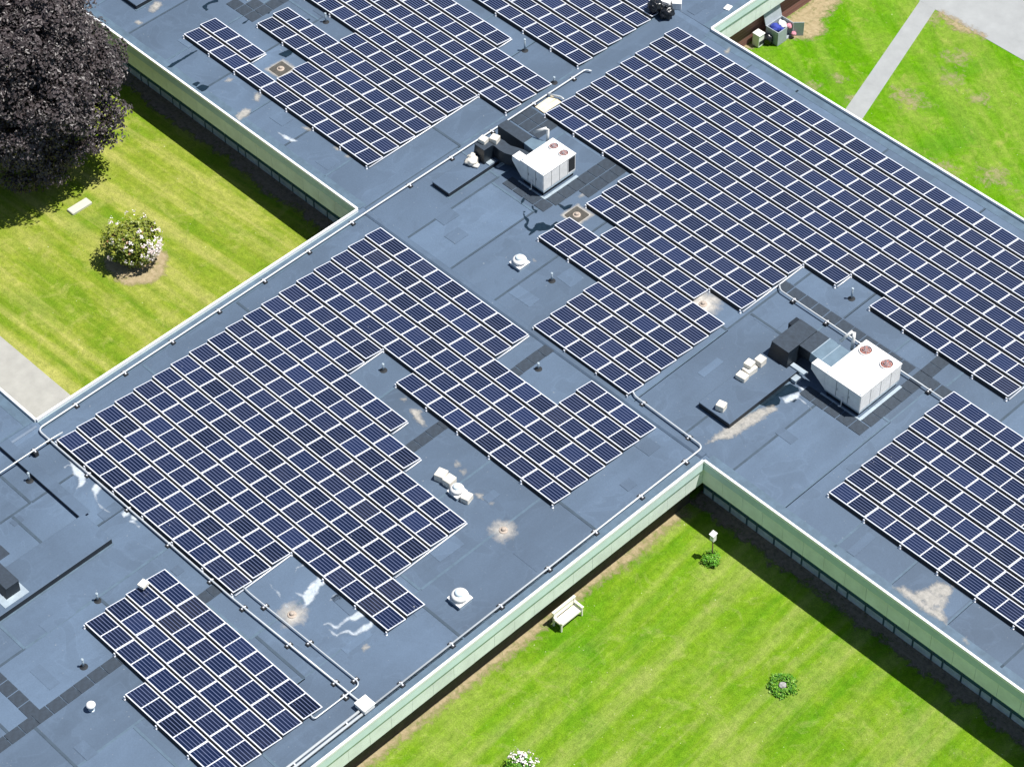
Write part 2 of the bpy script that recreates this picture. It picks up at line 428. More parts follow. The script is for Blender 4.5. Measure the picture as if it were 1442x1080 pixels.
# membrane sheets: rolls laid along y, about 3 m wide
def sheets_in(x0, x1, y0, y1, wid, seed, along='y'):
    rnd = random.Random(seed)
    n = max(1, round((x1-x0)/wid)); w = (x1-x0)/n
    for i in range(n):
        y = y0
        while y < y1-.01:
            ln = rnd.uniform(5.5, 11)
            e = min(y1, y+ln)
            if y1-e < 2.5: e = y1
            h = .004+.004*((i+int(y*3)) % 3)
            a, b = x0+i*w, x0+(i+1)*w
            mm = MB()
            mm.mi = 0
            # slightly uneven cut edges, each sheet lies a few millimetres proud
            j = [rnd.uniform(-.02,.02) for _ in range(4)]
            mm.hexa([(a+j[0],y,-.010),(b+j[1],y,-.010),(b+j[2],e,-.010),(a+j[3],e,-.010),(a+j[0],y,h),(b+j[1],y,h),(b+j[2],e,h),(a+j[3],e,h)])
            o = mm.build('membrane_sheet', M['membrane'], roof, (0,0,RZ))
            s = MB()
            s.box(b-.10+j[1], b+.02+j[1], y+.03, e-.03, h+.001, h+.004)
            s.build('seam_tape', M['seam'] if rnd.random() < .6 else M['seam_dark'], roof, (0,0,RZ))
            if e < y1:
                s = MB(); s.box(a+.05, b-.05, e-.10, e+.03, h+.001, h+.005)
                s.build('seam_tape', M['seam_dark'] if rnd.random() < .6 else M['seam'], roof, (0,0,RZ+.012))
            y = e
sheets_in(-1.0, 21.5, -62, -21.75, 3.2, 3)
sheets_in(-27, -1.45, -21.4, -9.0, 3.2, 11)
sheets_in(-27, -1.45, -9.0, 1.2, 3.2, 12)
sheets_in(-1.45, 45, -21.4, -10.3, 3.1, 21)
sheets_in(-1.45, 30, -10.3, .8, 3.1, 22)
sheets_in(-12, 1.1, 1.2, 12, 3.3, 31)
sheets_in(-12, -1.7, -62, -42.3, 3.3, 41)

# repair patches glued over the membrane
rp_ = random.Random(77)
for (px_, py_) in ((3.2,-19.5),(1.9,-18.9),(8.6,-20.1),(9.3,-17.6),(13.8,-19.7),(16.4,-18.2),(18.2,-17.2),(23.6,-17.9),(27.2,-17.2),(30.2,-20.4),(35.1,-20.2),(18.1,-12.9),(16.6,-30.1),(17.2,-33.6),(18.8,-36.9),(20.4,-31.2),(16.5,-38.8),(18.4,-39.9),(5.1,-42.9),(9.9,-42.9),(8.3,-48.3),(10.4,-50.6),(14.6,-51.7),(2.6,-46.2),(.8,-47.8),(-2.9,-44.9),(-5.4,-20.4),(-9.6,-19.9),(-17.9,-18.9),(-14.6,-12.5),(.2,-3.9),(-.4,1.9),(.3,5.5),(9.1,-23.5),(20.5,-25.2),(19.2,-22.9)):
    mb = MB(); w_, l_ = rp_.uniform(.35,1.1), rp_.uniform(.4,1.6)
    mb.cbox(-w_/2, w_/2, -l_/2, l_/2, 0, .006, .003)
    o = mb.build('membrane_patch', M['membrane'], roof, (px_, py_, RZ+.0165+rp_.uniform(0,.002))); o.rotation_euler.z = rp_.uniform(-.03,.03)+(1.57 if rp_.random() < .4 else 0)
# eaves: coping, sloping metal strip, fascia panels, soffit, wall
cop = None
def eave(p0, p1, nrm, setback, wallmat, detail=True, z_bot=2.0):
    x0, y0 = p0; x1, y1 = p1; nx, ny = nrm
    L = math.hypot(x1-x0, y1-y0); dx, dy = (x1-x0)/L, (y1-y0)/L
    def P(s, o, z): return (x0+dx*s+nx*o, y0+dy*s+ny*o, z)
    def bar(mb, s0, s1, o0, o1, z0, z1, o0t=None, o1t=None):
        o0t = o0 if o0t is None else o0t; o1t = o1 if o1t is None else o1t
        c = [P(s0,o0,z0),P(s1,o0,z0),P(s1,o1,z0),P(s0,o1,z0),P(s0,o0t,z1),P(s1,o0t,z1),P(s1,o1t,z1),P(s0,o1t,z1)]
        # keep outward orientation whatever the handedness
        if (dx*ny-dy*nx) < 0: c = [c[3],c[2],c[1],c[0],c[7],c[6],c[5],c[4]]
        mb.hexa(c)
    seg = 3.05; k = 0; s = 0
    while s < L-.01:
        e = min(L, s+seg); mb = MB()
        bar(mb, s+.004, e-.004, -.085, .035, RZ+.01, RZ+.155)
        mb.build('coping', M['coping'], bld); s = e
    mb = MB(); bar(mb, 0, L, -.62, -.16, RZ-.02, RZ+.016, None, None)
    bar(mb, 0, L, -.42, -.16, RZ+.0, RZ+.02, -.20, -.16)
    mb.build('edge_flashing', M['seam'], bld)
    mb = MB(); bar(mb, 0, L, -.10, .095, RZ-.34, RZ+.008, -.10, .02); mb.build('fascia_strip', M['fascia_strip'], bld)
    mb = MB(); bar(mb, 0, L, -.16, -.06, z_bot+.02, RZ-.34)
    bar(mb, 0, L, -setback-.05, -.02, z_bot-.02, z_bot+.018); fas = mb.build('fascia', M['fascia'], bld)
    s = 0; pw = 1.22
    while s < L-.01:
        e = min(L, s+pw); mb = MB(); o_ = random.uniform(0, .006)
        bar(mb, s+.006, e-.006, -.055, o_, z_bot, RZ-.345)
        mb.build('fascia_panel', M['fascia'], fas); s = e
    mb = MB(); bar(mb, -0, L+setback*0, -setback-.25, -setback, 0, 3.04); mb.build('wall', wallmat, bld)
    return P, bar
# lit wing wall (faces +x), brick wing at the top right (faces +x)
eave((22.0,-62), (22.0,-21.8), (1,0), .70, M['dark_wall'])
eave((1.4,1.2), (1.4,22), (1,0), .48, M['brick'])
# hidden edges
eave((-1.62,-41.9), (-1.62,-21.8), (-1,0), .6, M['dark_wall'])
eave((1.4,1.2), (45,1.2), (0,1), .6, M['brick'])
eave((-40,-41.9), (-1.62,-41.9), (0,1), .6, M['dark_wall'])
# shaded walls (face -y) with ribbon windows
def windows(x0, x1, bar_fn, P, base):
    x = x0; i = 0
    rnd = random.Random(int(x0*10))
    while x < x1-.5:
        w = 1.06 if i % 3 else .62
        wd = MB(); sb = -1.0
        y = base
        wd.box(x+.03, x+.07, y-.07, y-.002, 0.02, 2.0); wd.box(x+w-.035, x+w, y-.06, y-.002, .02, 2.0)
        wd.box(x+.07, x+w-.035, y-.07, y-.002, .46, .49)
        fr = wd.build('window', M['teal_frame'], bld)
        mm = MB(); mm.box(x+.072, x+w-.037, y-.035, y-.015, .492, 1.98); mm.build('pane', M['glass'], fr)
        mm = MB(); mm.box(x+.072, x+w-.037, y-.05-rnd.uniform(0,.02), y-.004, .02, .458); mm.build('base_panel', M['sill'], fr)
        x += w; i += 1
gm, gn, gl, gb = material('window_glass')
gb.inputs['Base Color'].default_value = (.045,.12,.135,1); gb.inputs['Roughness'].default_value = .25
M['glass'] = gm
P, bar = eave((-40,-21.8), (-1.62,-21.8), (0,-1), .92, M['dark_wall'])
windows(-26, -1.7, bar, P, -20.88)
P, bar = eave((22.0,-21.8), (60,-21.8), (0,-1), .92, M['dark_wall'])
windows(21.35, 43, bar, P, -20.88)

# area dividers, curbs and raised platforms (black sides, membrane top)
def divider(x0, x1, y0, y1, h=.06):
    mb = MB(); b = .09
    if x1-x0 > y1-y0: c = [(x0,y0,0),(x1,y0,0),(x1,y1,0),(x0,y1,0),(x0,y0+b,h),(x1,y0+b,h),(x1,y1-b,h),(x0,y1-b,h)]
    else: c = [(x0,y0,0),(x1,y0,0),(x1,y1,0),(x0,y1,0),(x0+b,y0,h),(x1-b,y0,h),(x1-b,y1,h),(x0+b,y1,h)]
    mb.hexa(c); mb.build('area_divider', M['membrane'], bld, (0,0,RZ+.006))
divider(-1.3, 21.75, -21.72, -21.30)
divider(-1.72, -1.30, -44.05, -42.1)
def platform(x0, x1, y0, y1, h):
    mb = MB(); mb.box(x0, x1, y0, y1, RZ-.01, RZ+h-.03)
    pf = mb.build('raised_platform', M['black_side'], bld)
    mb = MB(); mb.cbox(x0-.02, x1+.02, y0-.02, y1+.02, RZ+h-.03, RZ+h, .02); mb.build('platform_top', M['membrane'], pf)
    mb = MB(); mb.box(x0-.06, x1+.10, y0-.10, y1+.02, RZ+.004, RZ+.024); mb.build('base_sealant', M['seam'], pf)
    return pf
platform(19.52, 21.43, -19.45, -14.45, .36)
platform(-.28, .92, -17.85, -14.35, .30)
platform(4.65, 6.65, -52.0, -43.97, .36)
platform(-23.6, -21.95, -19.6, -16.2, .30)
mb = MB(); mb.box(-1.5, 4.64, -44.14, -43.88, RZ, RZ+.22); mb.build('roof_curb', M['black_side'], bld)
mb = MB(); mb.cbox(-1.5, 4.64, -44.145, -43.60, RZ+.221, RZ+.245, .01); mb.build('curb_cap', M['membrane'], bld)

# rubber walkway pads
def padmesh(a, b):
    mb = MB(); mb.cbox(0, a, 0, b, 0, .022, .008)
    # shallow ribs along the pad
    return mb.mesh('walkway_pad', M['pad'])
PAD = padmesh(.60, .70); PADU = padmesh(.70, .60); PADS = padmesh(.70, .70)
def pad(me, x, y):
    o = link('walkway_pad', me, roof, (x+random.uniform(-.008,.008), y+random.uniform(-.008,.008), RZ+.014))
    o.rotation_euler.z = random.uniform(-.008, .008)
y = -56.0+.12
while y < -21.9:
    pad(PAD, 11.61, y); y += .732
x = 7.9
while x < 11.3:
    pad(PADU, x+.02, -52.40); x += .75
pad(PADU, 3.2, -48.17); pad(PADU, 2.4, -48.17)
for k in range(5): pad(PADS, 22.26+.75*k, -15.50)
for k in range(9): pad(PADS, 25.30, -14.74+.735*k)
for k in range(14): pad(PADU, 16.75+.76*k, -10.95) if not 25.2 < 16.75+.76*k+.35 < 26.1 else None
for k in range(4): pad(PADS, 2.10+.75*k, -15.25)
for k in range(6): pad(PADS, 4.48, -14.49+.735*k)
for k in range(4): pad(PADS, 5.23, -12.9+.735*k)
for a in range(3):
    for b_ in range(2): pad(PADS, -1.20+.75*a, -11.55+.74*b_)
for k in range(3): pad(PADS, -18.85+.75*k, -15.85)
for k in range(4): pad(PADS, -17.35, -15.1+.735*k)
for k in range(2): pad(PADS, -18.1+.75*k, -15.1)

# stains, pale patches and puddles lying on the membrane
STAINS = [
    ('cream', [(32.78, -21.25), (33.05, -20.9), (33.56, -20.85), (33.82, -20.36), (33.87, -19.61), (34.6, -19.35), (34.86, -20.01), (35.13, -20.74), (35.72, -21.21), (35.22, -21.26), (34.52, -21.35), (33.62, -21.33)]),
    ('cream', [(36.58, -21.33), (36.72, -21.11), (37.02, -21.34), (36.8, -21.48)]),
    ('cream', [(21.3, -21.01), (21.25, -19.6), (21.3, -18.85), (21.46, -18.07), (21.87, -16.88), (22.21, -16.98), (22.08, -18.76), (21.94, -19.69), (21.61, -20.27)]),
    ('pale', [(1.37, -42.31), (1.79, -42.49), (2.17, -42.7), (2.52, -42.68), (2.78, -42.84), (2.98, -43.13), (3.06, -42.89), (2.96, -42.58), (2.53, -42.25), (2.25, -42.19), (1.96, -42.31), (1.52, -42.25)]),
    ('pale', [(1.55, -42.73), (1.59, -42.48), (1.75, -42.49), (1.6, -42.54), (1.64, -42.77)]),
    ('pale', [(3.48, -42.64), (3.34, -42.36), (3.4, -42.13), (3.76, -42.19), (3.91, -42.7), (4.39, -42.97), (4.96, -42.97), (5.15, -42.94), (4.68, -43.08), (4.03, -42.91)]),
    ('pale', [(5.54, -42.63), (5.55, -42.3), (5.81, -42.28), (5.92, -42.42), (5.82, -42.68)]),
    ('pale', [(5.98, -42.36), (6.24, -42.18), (6.43, -42.27), (6.37, -42.45), (6.11, -42.47)]),
    ('pale', [(6.19, -42.64), (6.22, -42.44), (6.76, -42.48), (6.77, -42.54)]),
    ('pale', [(14.47, -38.65), (14.66, -38.53), (14.98, -38.52), (15.09, -38.8), (15.02, -39.03), (15.25, -39.34), (15.32, -39.58), (15.43, -40.01), (15.43, -40.24), (15.43, -40.47), (15.23, -40.13), (14.93, -39.98), (14.48, -40.04), (14.83, -39.84), (14.72, -39.56), (14.58, -39.16), (14.58, -38.92)]),
    ('pale', [(15.91, -39.3), (15.79, -38.96), (15.93, -38.5), (16.07, -38.51), (16.01, -39.04)]),
    ('pale', [(16.67, -40.37), (16.73, -40.08), (17.08, -39.99), (17.18, -39.86), (17.11, -39.39), (17.21, -39.07), (17.18, -38.76), (17.56, -38.52), (17.77, -38.54), (17.56, -38.87), (17.53, -39.24), (17.31, -39.34), (17.26, -39.7), (17.31, -40.03), (17.16, -40.18), (16.86, -40.14)]),
    ('pale', [(17.86, -38.57), (18.06, -38.52), (18.29, -38.9), (18.24, -39.32), (18.15, -39.69), (18.01, -39.8), (17.74, -39.84), (17.65, -40.05), (17.61, -40.35), (17.41, -40.4), (16.98, -40.36), (17.03, -40.29), (17.5, -40.25), (17.54, -39.95), (17.65, -39.75), (17.95, -39.69), (17.95, -39.16), (18.01, -38.87)]),
    ('pale', [(13.65, -39.31), (13.5, -39.07), (13.55, -38.54), (13.8, -38.53), (13.62, -38.83), (13.57, -39.07)]),
    ('pale', [(18.47, -38.63), (18.44, -38.52), (18.6, -38.46), (18.59, -38.59)]),
    ('pale', [(13.34, -40.48), (13.67, -40.54), (13.93, -40.51), (14.37, -40.69), (14.67, -40.78), (14.98, -40.77), (14.87, -40.84), (14.54, -40.75), (14.23, -40.68), (13.89, -40.56), (13.59, -40.58)]),
    ('cream', [(18.81, -40.03), (18.8, -39.71), (19.0, -39.72), (18.96, -40.03)]),
    ('cream', [(-21.43, -19.22), (-21.66, -18.79), (-21.84, -18.44), (-21.59, -18.3), (-21.22, -18.35), (-21.13, -18.74), (-21.1, -19.14)]),
    ('cream', [(-21.15, -20.41), (-21.15, -20.13), (-20.83, -20.08), (-20.87, -20.32)]),
    ('cream', [(-13.96, -20.08), (-14.0, -19.77), (-13.76, -19.6), (-13.72, -19.94)]),
    ('dark', [(-14.98, -21.43), (-14.93, -21.1), (-14.76, -21.1), (-14.68, -21.41)]),
    ('dark', [(-14.62, -21.46), (-14.6, -21.1), (-14.22, -20.95), (-14.11, -21.24), (-14.17, -21.46)]),
    ('dark', [(-17.0, -21.52), (-17.05, -21.11), (-17.0, -20.54), (-17.0, -19.86), (-16.93, -19.44), (-16.91, -19.94), (-16.89, -20.49), (-16.84, -21.35)]),
    ('cream', [(-11.79, -20.03), (-12.04, -19.61), (-12.02, -19.43), (-11.8, -19.44), (-11.45, -19.91)]),
    ('dark', [(-19.6, -16.92), (-19.66, -16.62), (-19.59, -16.13), (-19.5, -15.92), (-19.3, -16.02), (-19.5, -16.41), (-19.51, -16.65), (-19.3, -16.86), (-19.19, -16.81), (-19.19, -16.99)]),
    ('dark', [(-13.6, -16.58), (-13.53, -16.05), (-13.22, -15.97), (-13.12, -16.16), (-13.14, -16.52), (-13.33, -16.54)]),
    ('dark', [(-16.96, -16.31), (-17.01, -15.71), (-17.23, -15.45), (-17.27, -15.2), (-17.13, -15.0), (-16.96, -15.19), (-16.98, -15.56), (-16.88, -16.17), (-16.91, -16.35)]),
    ('pale', [(-8.91, -20.75), (-8.44, -20.61), (-8.05, -20.55), (-7.66, -20.48), (-7.82, -20.75), (-8.34, -20.83)]),
    ('dark', [(-14.7, -13.71), (-14.7, -13.47), (-14.62, -13.5), (-14.6, -13.66)]),
    ('dark', [(-16.75, -14.8), (-16.72, -14.59), (-16.57, -14.68), (-16.56, -14.79)]),
    ('dark', [(3.85, -15.64), (3.65, -15.34), (3.58, -14.99), (3.9, -14.88), (3.9, -15.03), (3.62, -15.1), (3.78, -15.36), (3.86, -15.58)]),
    ('dark', [(4.34, -15.36), (4.39, -15.31), (4.56, -15.44), (4.79, -15.42), (4.87, -15.54), (4.78, -15.58), (4.72, -15.49), (4.55, -15.5)]),
    ('dark', [(5.13, -14.36), (5.26, -14.24), (5.56, -14.3), (5.6, -13.99), (5.72, -13.83), (5.8, -14.05), (5.7, -14.41), (5.57, -14.38), (5.31, -14.33)]),
    ('dark', [(4.31, -15.95), (4.41, -15.85), (4.42, -15.99), (4.63, -16.13), (4.88, -16.14), (5.0, -16.22), (5.12, -16.41), (5.17, -16.56), (5.38, -16.6), (5.55, -16.53), (5.43, -16.09), (5.6, -15.81), (5.81, -15.81), (6.04, -15.69), (6.01, -15.31), (6.16, -15.26), (6.17, -15.76), (6.09, -16.09), (5.91, -16.32), (5.74, -16.44), (5.75, -16.73), (5.75, -17.03), (5.62, -16.66), (5.38, -16.7), (5.17, -16.66), (5.04, -16.54), (5.03, -16.39), (4.93, -16.29), (4.73, -16.24), (4.51, -16.1)]),
    ('cream', [(5.53, -13.14), (5.48, -12.94), (5.58, -12.84), (5.67, -13.0), (5.64, -13.19)]),
    ('cream', [(7.25, -18.14), (7.12, -17.98), (7.32, -17.97)]),
    ('dark', [(21.38, -17.34), (21.38, -16.94), (21.34, -16.41), (21.55, -16.29), (21.9, -16.42), (22.02, -16.65), (21.91, -17.12), (21.6, -17.25)]),
    ('dark', [(21.37, -16.37), (21.37, -15.89), (21.56, -15.34), (21.99, -15.26), (22.15, -15.37), (22.0, -15.7), (21.89, -15.99), (21.81, -16.25)]),
    ('dark', [(22.14, -15.92), (22.19, -15.77), (22.44, -15.88), (22.46, -16.08), (22.3, -16.11)]),
    ('pale', [(21.95, -15.22), (22.21, -14.96), (22.43, -15.0), (22.27, -15.3)]),
    ('pale', [(21.87, -16.32), (22.0, -15.97), (22.16, -15.45), (22.37, -15.42), (22.4, -15.66), (23.21, -15.82), (23.35, -15.85), (22.81, -15.78), (22.45, -15.79), (22.31, -16.19), (22.23, -16.44)]),
    ('cream', [(14.0, -29.95), (13.97, -29.77), (14.16, -29.7), (14.28, -29.79), (14.23, -30.02)]),
    ('cream', [(14.47, -30.07), (14.62, -29.83), (14.77, -29.94), (14.76, -30.16)]),
    ('cream', [(16.0, -30.5), (16.14, -30.36), (16.24, -30.21), (16.34, -30.4), (16.63, -30.49), (16.55, -30.57), (16.2, -30.54)]),
    ('cream', [(16.76, -30.52), (16.94, -30.3), (17.03, -30.54)]),
    ('cream', [(10.09, -29.04), (10.51, -28.8), (10.93, -29.07), (11.42, -29.28), (11.23, -29.47), (10.52, -29.31)]),
    ('cream', [(9.34, -28.91), (9.47, -28.78), (9.62, -28.98)]),
    ('cream', [(3.19, 0.22), (3.07, 0.67), (3.27, 0.69), (3.36, 0.27)]),
    ('cream', [(3.24, 0.27), (3.09, 0.35), (3.02, 0.74), (3.13, 0.85), (3.36, 0.44)]),
    ('cream', [(-8.26, -19.59), (-8.14, -19.36), (-7.79, -19.33), (-7.78, -19.54), (-8.05, -19.64)]),
    ('cream', [(-5.96, -19.45), (-5.81, -19.25), (-5.54, -19.28), (-5.73, -19.52)]),
    ('cream', [(-5.1, -19.54), (-5.01, -19.35), (-4.78, -19.33), (-4.88, -19.54)]),
    ('cream', [(-11.48, -21.49), (-11.59, -20.72), (-11.21, -20.56), (-10.92, -21.15), (-11.03, -21.59)]),
]
for kind, pl in STAINS:
    decal('pale_patch' if kind != 'dark' else 'puddle', pl, RZ+.024+random.uniform(0,.003), M['stain_'+kind], roof, .09 if kind != 'cream' else .16, .06)

# ================================================================== solar arrays
PU, PV = 2.1, .53675365*2.1
X0, X1, DEP, Z0, Z1 = .010, PU-.010, 1.068, .10, .262
TL = (Z1-Z0)/DEP
def zt(y): return Z0-y*TL
def slab(mb, x0, x1, ya, yb, t0, t1):
    """tilted slab between horizontal y positions ya > yb, t = offset above the panel plane"""
    mb.hexa([(x0,yb,zt(yb)+t0),(x1,yb,zt(yb)+t0),(x1,ya,zt(ya)+t0),(x0,ya,zt(ya)+t0),(x0,yb,zt(yb)+t1),(x1,yb,zt(yb)+t1),(x1,ya,zt(ya)+t1),(x0,ya,zt(ya)+t1)])
fw_, fx_ = .047, .034
mb = MB(); slab(mb, X0+.003, X1-.003, -.004, -DEP+.004, -.018, -.006); P_BACK = mb.mesh('solar_panel', M['backsheet'])
mb = MB()
slab(mb, X0, X1, 0, -fw_, -.035, .006); slab(mb, X0, X1, -DEP+fw_, -DEP, -.035, .006)
slab(mb, X0, X0+fx_, -fw_, -DEP+fw_, -.035, .006); slab(mb, X1-fx_, X1, -fw_, -DEP+fw_, -.035, .006)
slab(mb, PU/2-.026, PU/2+.026, -fw_, -DEP+fw_, -.004, .003)
P_FRAME = mb.mesh('frame', M['frame'])
def field(x0, x1):
    mb = MB()
    ya, yb = 0, -.973
    z = lambda y, t: zt(y-fw_)+t
    mb.hexa([(x0,yb,z(yb,-.005)),(x1,yb,z(yb,-.005)),(x1,ya,z(ya,-.005)),(x0,ya,z(ya,-.005)),(x0,yb,z(yb,.001)),(x1,yb,z(yb,.001)),(x1,ya,z(ya,.001)),(x0,ya,z(ya,.001))])
    return mb.mesh('cell_field', M['cells'])
P_CA, P_CB = field(X0+fx_+.001, PU/2-.027), field(PU/2+.027, X1-fx_-.001)
mb = MB(); mb.hexa([(X0,-DEP-.035,.01),(X1,-DEP-.035,.01),(X1,-DEP-.03,.01),(X0,-DEP-.03,.01),(X0,-DEP-.002,Z1-.03),(X1,-DEP-.002,Z1-.03),(X1,-DEP+.003,Z1-.03),(X0,-DEP+.003,Z1-.03)])
P_DEF = mb.mesh('wind_deflector', M['deflector'])
mb = MB(); mb.box(-.04,.04,-DEP-.085,-DEP-.04,0,.20); mb.box(-.07,.07,-DEP-.12,-DEP-.036,0,.05); P_LEG = mb.mesh('rear_foot', M['frame'])
mb = MB(); mb.box(-.09,.09,-.08,.08,0,.10); P_CLIP = mb.mesh('ballast_block', M['concrete_block'])
def array(label, off, rows, rails=()):
    ox, oy = off[0]*PU, off[1]*PU
    root = thing('solar_array', label, 'solar array', (ox, oy, RZ), 'solar arrays on the flat roof')
    occ = {(i, j) for j, spans in rows.items() for a, b in spans for i in range(a, b)}
    for (i, j) in sorted(occ, key=lambda t: (t[1], t[0])):
        p = link('solar_panel', P_BACK, root, (i*PU+random.uniform(-.006,.006), -j*PV+random.uniform(-.006,.006), random.uniform(0,.008)))
        p.rotation_euler = (random.uniform(-.006,.006), random.uniform(-.004,.004), 0)
        link('frame', P_FRAME, p)
        link('cell_field', P_CA, p, (0,-fw_,0)); link('cell_field', P_CB, p, (0,-fw_,0))
        link('wind_deflector', P_DEF, p)
        if (i, j+1) not in occ:
            link('rear_foot', P_LEG, p, (X0+.03,0,0))
            if (i+1, j) not in occ: link('rear_foot', P_LEG, p, (X1-.03,0,0))
    for (i, ja, jb) in rails:                                     # white edge rail along the open right-hand ends
        mb = MB(); mb.tube([(i*PU+.05, -ja*PV-.02, .07), (i*PU+.05, -jb*PV+.10, .07)], .035, 6); mb.build('edge_rail', M['frame'], root)
    return root
def span(d):
    out = {}
    for k, v in d.items():
        for j in (k if isinstance(k, range) else (k,)): out[j] = v
    return out
R_ = range
array('largest solar array, at the upper right along the roof edge above both rooftop units', (0,0), span({
    R_(0,7): [(0,14)], 7: [(0,9),(10,14)], 8: [(0,8)], R_(9,12): [(3,8)], 12: [(4,7)], R_(13,15): [(3,8)], R_(15,19): [(5,8)]}),
    [(8,8,12),(9,7,8),(14,3,8)])
array('stepped solar array in the middle left beside the courtyard pipe', (.07903,-10.39783), span({
    R_(0,2): [(0,5),(7,9)], R_(2,5): [(0,9)], 5: [(0,3),(4,9)], 6: [(0,3)], 7: [(0,5)], 8: [(0,6)], R_(9,13): [(0,8)], R_(13,15): [(0,9)], R_(15,18): [(0,6)]}),
    [(5,0,2),(3,5,7),(5,7,8),(6,8,9),(8,9,13),(6,15,18)])
array('solar array at the lower right above the shaded window wall', (13.00467,-4.92392), span({R_(0,8): [(0,7)]}))
array('small solar array in the lower left corner with a white box on its edge', (4.52022,-20.60433), span({R_(0,4): [(0,5)], 4: [(2,5)]}))
array('solar array at the upper left with a drain in its notch', (-8.70,-.17*.53675), span({
    16: [(0,7)], 15: [(0,2),(3,7)], 14: [(3,7)], R_(12,14): [(1,7)], 11: [(3,7)], 10: [(0,7)], R_(7,10): [(0,8)], 6: [(0,6)]}),
    [(7,10,17),(2,15,16),(6,6,7)])
array('solar array at the top middle cut by the picture edge, black bags at its corner', (-8.69,-.47*.53675), span({R_(-2,5): [(1,8)]}))

# ================================================================== rooftop units
def rooftop_unit(label, x0, x1, y0, y1, z0, z1, hood, fans, neck, grille=None):
    root = thing('rooftop_unit', label, 'rooftop unit', (x0, y0, RZ), 'white rooftop air handling units')
    def L(p): return (p[0]-x0, p[1]-y0, p[2]-RZ)
    W, D, a, b = x1-x0, y1-y0, z0-RZ, z1-RZ
    mb = MB(); mb.box(.12, W-.10, .10, D-.06, .02, a); mb.build('base_curb', M['black_side'], root)
    mb = MB(); mb.box(.02, W-.0, .02, .10, a-.12, a-.001); mb.box(W-.08, W+.0, .101, D-.02, a-.12, a-.001); mb.build('base_rail', M['galv'], root)
    mb = MB(); mb.box(-.10, W+.20, -.10, .0, .012, .05); mb.box(W+.05, W+.22, -.0, D, .012, .05); mb.build('curb_flashing', M['galv'], root)
    mb = MB(); mb.cbox(0, W, 0, D, a, b-.05, .012); cab = mb.build('cabinet', M['white_metal'], root)
    mb = MB(); mb.cbox(-.025, W+.025, -.025, D+.025, b-.049, b, .012); mb.build('top_panel', M['white_metal'], root)
    # door leaves and seams, each a shade proud of the cabinet
    n = 3
    for k in range(n):
        mb = MB(); mb.box(W*k/n+.02, W*(k+1)/n-.02, -.010, -.001, a+.05, b-.08); mb.build('access_panel', M['white_metal'], cab)
    for k in range(4):
        if grille and k == 3: continue
        mb = MB(); mb.box(W+.001, W+.010, D*k/4+.02, D*(k+1)/4-.02, a+.05, b-.08); mb.build('access_panel', M['white_metal'], cab)
    for k in (1, 2):
        mb = MB(); mb.box(W*k/n-.012, W*k/n+.012, -.013, -.0005, a+.03, b-.06); mb.build('panel_seam', M['gasket'], cab)
        mb = MB(); mb.box(W*k/n+.05, W*k/n+.075, -.035, -.0105, a+.45, a+.60); mb.build('door_handle', M['gasket'], cab)
    for k in (1, 2, 3):
        mb = MB(); mb.box(W+.0005, W+.013, D*k/4-.010, D*k/4+.010, a+.03, b-.06); mb.build('panel_seam', M['gasket'], cab)
    if grille:
        g = MB(); g.box(W+.001, W+.012, D*.78, D-.06, a+.12, b-.12); gr = g.build('coil_grille', M['rubber'], cab)
    # sloping intake hood
    hx, hy0, hy1, zt_ = hood
    hw = hx-x0
    mb = MB()
    c = [(hw, hy0-y0, b-.42), (0, hy0-y0, a+.02), (0, hy1-y0, a+.02), (hw, hy1-y0, b-.42), (hw, hy0-y0, zt_-RZ), (0, hy0-y0, zt_-RZ), (0, hy1-y0, zt_-RZ), (hw, hy1-y0, zt_-RZ)]
    mb.hexa(c); mb.build('intake_hood', M['white_metal'], root)
    for (fx, fy, fr) in fans:
        c = (fx-x0, fy-y0, b)
        mb = MB(); mb.lathe([(fr, .001), (fr, .07), (fr-.035, .07), (fr-.035, .003)], c, 28, True, False); ring = mb.build('fan', M['white_metal'], root)
        mb = MB(); mb.lathe([(.01, .002), (fr-.04, .002), (fr-.04, .004), (.01, .004)], c, 28, False); mb.build('fan_well', M['fan_dark'], ring)
        mb = MB()
        for k in range(5):
            t = k*2*math.pi/5+fx
            p = [(c[0]+r_*math.cos(t+d), c[1]+r_*math.sin(t+d), c[2]+z) for r_, d, z in ((.06,-.3,.012),(fr-.06,-.35,.012),(fr-.06,.25,.045),(.06,.5,.045))]
            mb.add(p, [(0,1,2,3)]); mb.add([(q[0],q[1],q[2]-.004) for q in p], [(3,2,1,0)])
        mb.lathe([(.08,.008),(.08,.055),(.02,.065)], c, 12); mb.build('fan_blades', M['copper'], ring)
        mb = MB()
        for q in (.35,.68): mb.lathe([((fr-.03)*q+.006,.070),((fr-.03)*q+.006,.078),((fr-.03)*q-.006,.078),((fr-.03)*q-.006,.070)], c, 24, True, False)
        for k in range(4):
            t = k*math.pi/4; e = (fr-.03)
            mb.tube([(c[0]-e*math.cos(t), c[1]-e*math.sin(t), c[2]+.074), (c[0]+e*math.cos(t), c[1]+e*math.sin(t), c[2]+.074)], .006, 4)
        mb.build('guard', M['galv'], ring)
    mb = MB(); mb.tube([L(p) for p in neck], .085, 10); mb.build('vent_elbow', M['white_metal'], root)
    mb = MB(); mb.tube([(W*.55,-.02,a+.3),(W*.55,-.12,a+.28),(W*.55,-.12,a-.25),(W*.50,-.2,a-.25)], .03, 6); mb.build('drain_trap', M['white_metal'], root)
    for (qx, qy) in ((W-.05,.05),(.1,.06)):
        mb = MB(); mb.box(qx-.035, qx+.035, qy-.035, qy+.035, b+.001, b+.035); mb.build('lifting_lug', M['galv'], root)
    return root
M['fan_dark'] = plain('dark_rusty_well', (.26,.075,.05), .8, var=.5, scale=8)
